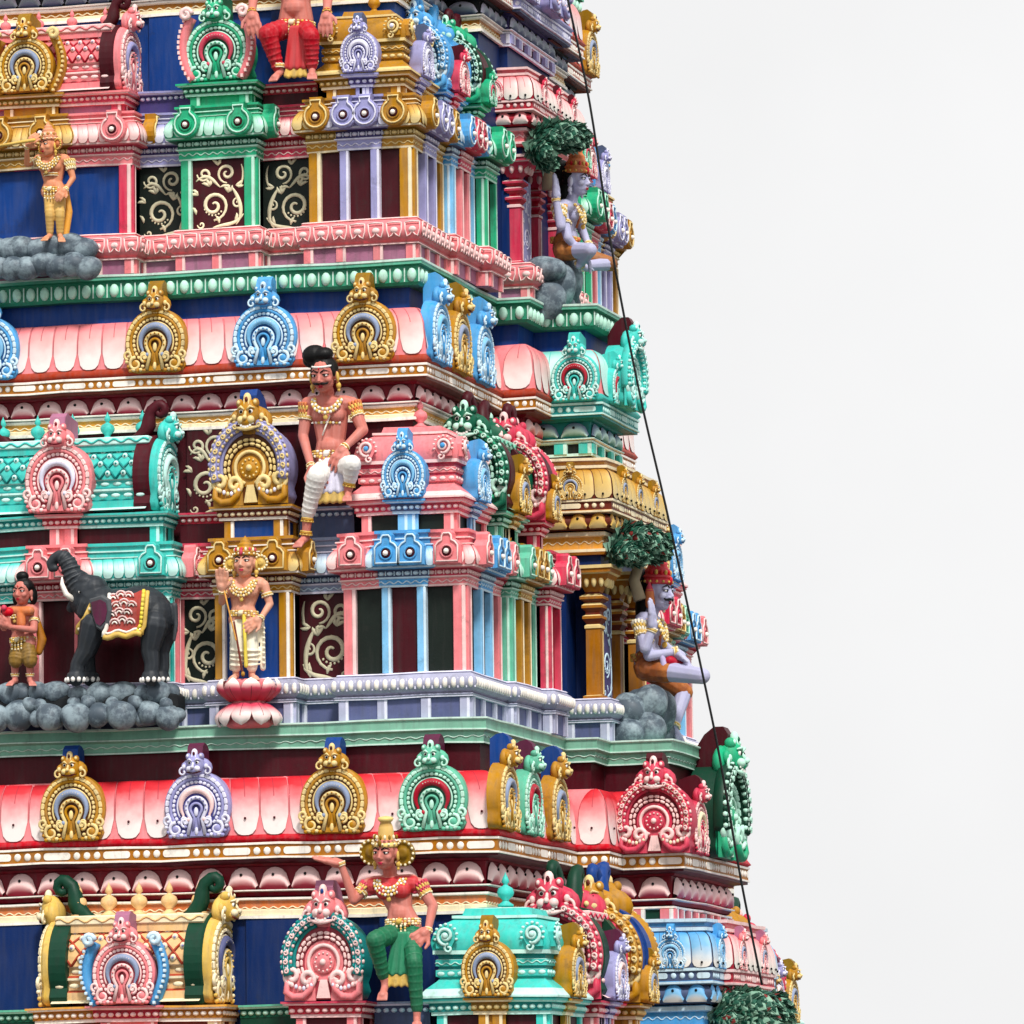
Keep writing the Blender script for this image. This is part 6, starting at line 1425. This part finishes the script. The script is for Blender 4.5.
# 8, 9 --- the two seated deities in the side niches
def deity(t, label, D, hairs, skirt, skin='statlilac'):
    """D: joints in photo pixels, depth d towards the camera side of the niche axis"""
    f = Fig('seated_statue', label, YC-.12, D['base'], D['u'], skin=skin); u = f.u; fw = (1,-.12,-.05)
    c = D['sh']; f.torso((c[0]-4,c[1]-1.5,.30),(c[0]+7,c[1]+1.5,-.30),(D['wa'][0],D['wa'][1],0),(D['pe'][0],D['pe'][1],0), belly=.95, f=fw)
    f.head((D['hd'][0],D['hd'][1],0), (1,-.25,-.05), 0, neck=(c[0]+2,c[1]-4,0), lips='crimson', moustache=D.get('mo', False))
    f.crown('cone', D['cr'], 'softgold', 'red', D.get('ch', .8)); f.earrings('cream' if D.get('mo') else 'lavlt')
    u = f.hu; h = f.cloth(('hair','black')); h.ell((0,.22*u,.2*u), (.5*u,.46*u,.5*u), 'black', 12, 8, f.HM); h.ell((0,.75*u,.42*u), (.42*u,.42*u,.5*u), 'black', 12, 8, f.HM); h.ell((0,.5*u,-.5*u), (.36*u,.34*u,.8*u), 'black', 12, 8, f.HM); h.ell((.1*u,.55*u,-1.0*u), (.5*u,.3*u,.7*u), 'black', 10, 8, f.HM)
    m = MB(f.HM); m.tube([( .5*u, (.62+.22*cos(a))*u, (.48+.24*sin(a))*u) for a in [pi*.9+1.25*pi*k/10 for k in range(11)]], [.012*u+.05*u*sin(pi*k/10) for k in range(11)], 'white', 6); m.build('crescent', f.r); u = f.u
    a = D['armA']; A = f.limb([(*a[0],.38),(*a[1],.5),(*a[2],.48)], [.33,.25,.17]); f.hand(A[2], f.P(*a[3],.48), 1.25, .3, .1, (1,0,0), 1)
    a = D['armB']; B = f.limb([(*a[0],.30),(*a[1],.42),(*a[2],.34)], [.31,.24,.17]); f.hand(B[2], f.P(*a[3],.32), 1.2, .4, .6, (0,0,1), 1)
    a = D['armC']; C = f.limb([(*a[0],-.32),(*a[1],-.42),(*a[2],-.34)], [.31,.24,.17]); f.hand(C[2], f.P(*a[3],-.34), 1.2, .4, .4, (1,0,0), -1)
    w = f.cloth(('skirt', skirt)); p = D['pe']
    cap(w, f.P(p[0]-1,p[1]+4,.3), .52*u, f.P(p[0]+3,p[1]+5,-.3), .52*u); cap(w, f.P(p[0],p[1]-4,.1), .56*u, f.P(p[0],p[1]+4,0), .6*u)
    k = D['legA']; kn = f.P(*k[0],.45); hp = f.P(p[0],p[1]+5,.25); Lg = f.limb([hp, hp.lerp(kn,.38)], [.54,.50], w); f.limb([hp, kn], [.5,.36]); Lr = f.limb([(p[0]+3,p[1]+6,-.25),(*D['legB'][0],-.35)], [.52,.4], w)
    f.folds(w, Lg[0], Lg[1], .5*u, .42*u, 3)
    f.limb([(*k[0],.45),(*k[1],.25)], [.36,.22]); f.foot(f.P(*k[1],.25), f.P(*k[2],.0), 1.1)
    k = D['legB']; f.limb([(*k[0],-.35),(*k[1],-.1)], [.36,.24]); f.foot(f.P(*k[1],-.1), f.P(*k[2],-.05), 1.1)
    f.band('anklet', f.P(*D['legA'][1],.25), f.P(*D['legA'][1],.25)-f.P(*D['legA'][0],.45), .24, 'softgold', 'cream')
    f.band('anklet', f.P(*D['legB'][1],-.1), f.P(*D['legB'][1],-.1)-f.P(*D['legB'][0],-.35), .26, 'softgold', 'cream')
    for Q in (A, B, C):
        f.band('armlet', Q[0].lerp(Q[1],.45), Q[1]-Q[0], .31, 'softgold', 'cream'); f.band('bracelet', Q[2], Q[2]-Q[1], .19, 'softgold', 'cream', 8)
    f.necklace('softgold', 'cream', .6, .55, 3); f.belt(f.P(D['pe'][0],D['pe'][1]-6,0), .62, 'softgold', 'terr', False)
    m = MB(); m.tube([f.P(c[0]-3,c[1]-4,.34), f.P(c[0]-6,c[1]+6,.36), f.P(c[0]-3,c[1]+18,.34)], [.16*u,.2*u,.12*u], 'amber', 8, flat=.4); m.build('shawl', f.r)
    for q in (0,):
        m = MB(); m.tube([f.m+Vector((.42*u,-.4*u,.1*u)), f.m+Vector((.56*u,-.1*u,-.5*u)), f.wa+Vector((.52*u,.1*u,.2*u))], .07*u, 'terr', 6); m.build('sash', f.r)
    f.lappets(A[0], C[0], (A[1], C[1]), 'creamwhite', 'softgold')
    f.done(); return f
d2 = deity(T2, 'pale lilac seated deity with black matted hair, red crown and orange skirt on grey boulders', dict(base=(650,695), u=.25, sh=(647,622), wa=(647,650), pe=(647,664), hd=(658,593), cr='statred', mo=True, ch=1.2,
    armA=((641,624),(645,648),(652,630),(652,610)), armB=((643,628),(649,656),(676,652),(686,661)), armC=((657,626),(662,645),(674,652),(684,660)),
    legA=((702,676),(680,674),(672,664)), legB=((684,692),(674,726),(681,742))), None, 'tiger')
d1 = deity(T1, 'pale lilac deity with tall orange crown seated cross-legged near the top of the side', dict(base=(562,270), u=.215, sh=(568,208), wa=(566,232), pe=(564,246), hd=(577,181), cr='terr', ch=1.15,
    armA=((559,208),(561,226),(556,200),(556,180)), armB=((562,212),(568,238),(578,250),(584,256)), armC=((576,212),(582,230),(588,244),(592,250)),
    legA=((590,250),(580,264),(590,270)), legB=((610,264),(582,266),(572,270))), None, 'tiger2')
m = MB(d2.HM); u = d2.hu; cap(m, (-.55*u,-.0,-.45*u), .17*u, (-.58*u,.02*u,.0), .15*u, 'terr'); cap(m, (-.58*u,.02*u,.0), .15*u, (-.55*u,.06*u,.3*u), .05*u, 'rose'); m.build('ear_flower', d2.r)
m = MB(); u = d2.u; cap(m, d2.P(670,661,.36), .06, d2.P(684,665,.3), .03, 'crimson'); cap(m, d2.P(662,656,.4), .03, d2.P(666,672,.38), .05, 'lilac'); m.build('held_drum', d2.r)

# ---------------------------------------------------------------- boulders and leafy canopies
def boulders(name, label, Y, spec, base, mat='rock', back=None):
    b0 = at(base[0], base[1], Y); r = thing(name, label, 'boulder heap', b0)
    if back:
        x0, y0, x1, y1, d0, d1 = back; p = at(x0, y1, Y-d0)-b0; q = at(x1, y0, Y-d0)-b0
        m = MB(); m.box(p.x, q.x, p.y, p.y+(d0-d1), p.z, q.z, 'charcoal', bv=.05); m.build('dark_backing', r)  # dark mass added behind the boulders so the gaps between them read dark
    for px, py, d, rx, rz in spec:
        m = MB(); p = at(px, py, Y-d)-b0; v, fc = _ellmesh(18, 12); ph = random.random()*9
        vs = []
        for x, y, z in v:
            k = 1+.06*sin(3*x+ph)*cos(2.6*z+ph)+.04*sin(5*y+2*ph+3*z); vs.append((p.x+x*rx*.0115*k, p.y+y*rx*.0095*k, p.z+z*rz*.0112*k))
        m.add(vs, fc, mat, True); m.build('boulder', r)
    return r
sp_ = []; random.seed(3)
for px, r_ in ((-12,13),(9,11),(22,10),(38,9),(56,14),(78,9),(99,12),(122,14),(143,8),(158,12),(170,9)): sp_.append((px, 694+random.uniform(-2,2)-.03*px*.3, .38+random.uniform(-.06,.06), r_, min(r_,11)))
for px, r_ in ((-6,14),(19,15),(38,8),(50,13),(76,14),(99,11),(121,14),(142,9),(149,12),(168,12),(178,7)): sp_.append((px, 717+random.uniform(-3,2)-.03*px*.3, .5+random.uniform(-.05,.08), r_, min(r_,14)))
for px, r_ in ((30,7),(74,6),(88,7),(112,6),(135,7),(166,6),(40,6)): sp_.append((px, 705+random.uniform(-3,3)-.02*px, .52, r_, r_))
boulders('boulder_heap', 'heap of rounded blue-grey boulders under the black elephant', 0.0, sp_, (85, 730), back=(-30, 690, 176, 724, .44, .1))
random.seed(5); sp_ = []
for i in range(7): sp_.append((-6+15*i+random.uniform(-3,3), 247+random.uniform(-2,4), .2, 14, 12)); sp_.append((-2+15*i, 266+random.uniform(-3,3), .32, 13, 11))
boulders('boulder_heap', 'dark grey worn boulders under the golden standing statue at the left edge', T1.YA, sp_, (45, 276), back=(-20, 242, 90, 272, .24, 0))
boulders('boulder_heap', 'four smooth grey boulders beneath the middle deity with the orange skirt', YC-.2, [(629,711,.5,17,17),(650,704,.4,17,19),(628,735,.6,17,16),(649,730,.5,16,17),(640,716,.2,22,25),(660,712,0,16,22),(662,735,-.1,12,16)], (640, 752))
boulders('boulder_heap', 'tall smooth grey rock seat below the top deity', YC-.2, [(545,270,.5,20,13),(560,285,.3,16,22),(548,300,.5,18,20),(560,312,.2,16,20),(570,282,0,12,24),(537,310,.55,13,13),(572,308,-.1,8,22)], (552, 330))
def canopy(label, lumps, Y, trunk, dead=.1):
    b0 = at(*trunk[0], Y); r = thing('leafy_tree', label, 'tree', b0); m = MB(); random.seed(11)
    for px, py, d, rx, rz in lumps:
        c = at(px, py, Y-d)-b0; a_, c_ = rx*.0098, rz*.0098
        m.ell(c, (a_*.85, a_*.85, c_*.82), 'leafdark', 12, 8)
        n = int(90+180*rx/30)
        for i in range(n):
            z = 1-2*(i+.5)/n; th = i*2.39996; s = sqrt(1-z*z); nrm = Vector((s*cos(th), s*sin(th), z)); p = c+Vector((nrm.x*a_, nrm.y*a_, nrm.z*c_))
            dn = (Vector((.75,-.25,-.35))-nrm*Vector((.75,-.25,-.35)).dot(nrm)*.9+nrm*.28+Vector((random.uniform(-.3,.3),random.uniform(-.3,.3),random.uniform(-.3,.3)))).normalized()
            sd = dn.cross(nrm); sd = sd.normalized() if sd.length > .05 else Vector((1,0,0)); L = .15*random.uniform(.8,1.25); W = .072*random.uniform(.8,1.2)
            p = p-dn*L*.4; up = nrm*.03
            vs = [p, p+dn*L*.5+sd*W+up*.3, p+dn*L+up, p+dn*L*.5-sd*W+up*.3, p+dn*L*.5+up*1.3]
            cc = random.choice(['leaf','leaf','leafpale','leafmid','leafmid','leafred' if random.random() < dead*3 else 'leafmid'])
            m.add([tuple(q) for q in vs], [(0,1,4),(1,2,4),(2,3,4),(3,0,4)], cc)
            pal = 'leafpale' if cc != 'leafpale' else 'leafmid'; lo = nrm*.012
            vs = [p-lo, p+dn*L*.5+sd*W*1.25-lo, p+dn*L*1.13+up-lo, p+dn*L*.5-sd*W*1.25-lo]
            m.add([tuple(q) for q in vs], [(0,1,2,3)], pal)
    m.build('crown', r)
    t = MB(); P_ = [at(*q, Y)-b0 for q in trunk]; t.tube(P_, [.07-.02*i/len(P_) for i in range(len(P_))], 'barkpale', 8); t.build('trunk', r)
canopy('bristling dark green leaf canopy over the deity in the middle storey niche', [(644,542,.3,20,14),(655,548,.1,12,12),(634,537,.5,15,11),(622,551,.7,11,9),(634,553,.5,10,8)], YC-.35, [(640,600),(634,580),(640,562)])
canopy('green scaly leaf canopy over the top deity with the orange crown', [(560,136,.3,20,12),(573,137,.1,12,11),(546,138,.5,12,10),(540,150,.7,9,9),(546,160,.6,6,7)], YC-.35, [(548,190),(548,168),(556,145)], 0)
canopy('leaf canopy cut by the bottom edge at the lower right under the cable', [(750,1008,.3,30,17),(775,1012,.1,14,16),(730,1004,.5,14,12),(724,1018,.7,10,9),(752,1024,.3,28,14)], YC-.35, [(735,1075),(735,1045),(748,1015)])
# ---------------------------------------------------------------- lightning cable down the side
cb = [(556,-60),(568,0),(590,105),(612,250),(640,395),(667,512),(706,690),(722,770),(741,880),(762,985)]
pts = [at(px, py, 3.2) for px, py in cb]; fine = []
for i in range(len(pts)-1):
    for k in range(6):
        t = k/6; p0 = pts[max(0,i-1)]; p1, p2 = pts[i], pts[i+1]; p3 = pts[min(len(pts)-1,i+2)]
        fine.append(p1*.5*2*0+0.5*((2*p1)+(p2-p0)*t+(2*p0-5*p1+4*p2-p3)*t*t+(3*p1-p0-3*p2+p3)*t*t*t))
fine.append(pts[-1]); m = MB(); o0 = fine[-1]; m.tube([p-o0 for p in fine], .013, 'cable', 6)
cable = thing('cable', 'thin black cable hanging down the side of the tower against the sky', 'cable', o0, me=m.mesh('cable'))
# ---------------------------------------------------------------- ground, sky, light, camera
mb = MB(); mb.box(-400, 400, -300, 500, -.5, 0, 'asphalt'); o = mb.build('ground'); o['kind'] = 'structure'
w = bpy.data.worlds.new('World'); SC.world = w; w.use_nodes = True
nt = w.node_tree; N = nt.nodes; L = nt.links; N.clear()
out = N.new('ShaderNodeOutputWorld'); bg = N.new('ShaderNodeBackground'); sky = N.new('ShaderNodeTexSky')
SUN_EL, SUN_AZ = radians(52), radians(28)     # azimuth measured from the front (-y) towards +x
sky.sky_type = 'NISHITA'; sky.sun_disc = False; sky.sun_elevation = SUN_EL; sky.sun_rotation = pi-SUN_AZ
sky.dust_density = 6; sky.air_density = 1.5
hs = N.new('ShaderNodeHueSaturation'); hs.inputs['Saturation'].default_value = .12; hs.inputs['Value'].default_value = .06; L.new(sky.outputs[0], hs.inputs['Color'])
mx = N.new('ShaderNodeMix'); mx.data_type = 'RGBA'; mx.inputs[0].default_value = .94; L.new(hs.outputs[0], mx.inputs[6]); mx.inputs[7].default_value = (1.0, 1.0, 1.005, 1)
tc = N.new('ShaderNodeTexCoord'); cn = N.new('ShaderNodeTexNoise'); cn.inputs['Scale'].default_value = 9; cn.inputs['Detail'].default_value = 5; L.new(tc.outputs['Generated'], cn.inputs['Vector'])
cm = N.new('ShaderNodeMapRange'); cm.inputs[1].default_value = .3; cm.inputs[2].default_value = .7; cm.inputs[3].default_value = .96; cm.inputs[4].default_value = 1.04; L.new(cn.outputs[0], cm.inputs[0])
cv = N.new('ShaderNodeHueSaturation'); L.new(mx.outputs[2], cv.inputs['Color']); L.new(cm.outputs[0], cv.inputs['Value'])
L.new(cv.outputs[0], bg.inputs[0]); bg.inputs[1].default_value = .404; L.new(bg.outputs[0], out.inputs[0])
sd = bpy.data.lights.new('sun', 'SUN'); sd.energy = 1.5; sd.angle = radians(10); sd.color = (1, .96, .9)
so = bpy.data.objects.new('sun', sd); COL.objects.link(so)
dv = Vector((sin(SUN_AZ)*cos(SUN_EL), -cos(SUN_AZ)*cos(SUN_EL), sin(SUN_EL)))
so.rotation_euler = dv.to_track_quat('Z', 'Y').to_euler(); so.location = dv*80
cd = bpy.data.cameras.new('camera'); cd.sensor_width = 36; cd.lens = 36*F/1024; cd.clip_end = 2000; cd.clip_start = 1
co = bpy.data.objects.new('camera', cd); COL.objects.link(co)
M = Matrix((RT, UP, -FW)).transposed().to_4x4(); M.translation = CAM; co.matrix_world = M; SC.camera = co
SC.view_settings.view_transform = 'Standard'; SC.view_settings.look = 'None'; SC.view_settings.exposure = 1.25; SC.view_settings.gamma = 1
SC.cycles.max_bounces = 5; SC.cycles.diffuse_bounces = 3
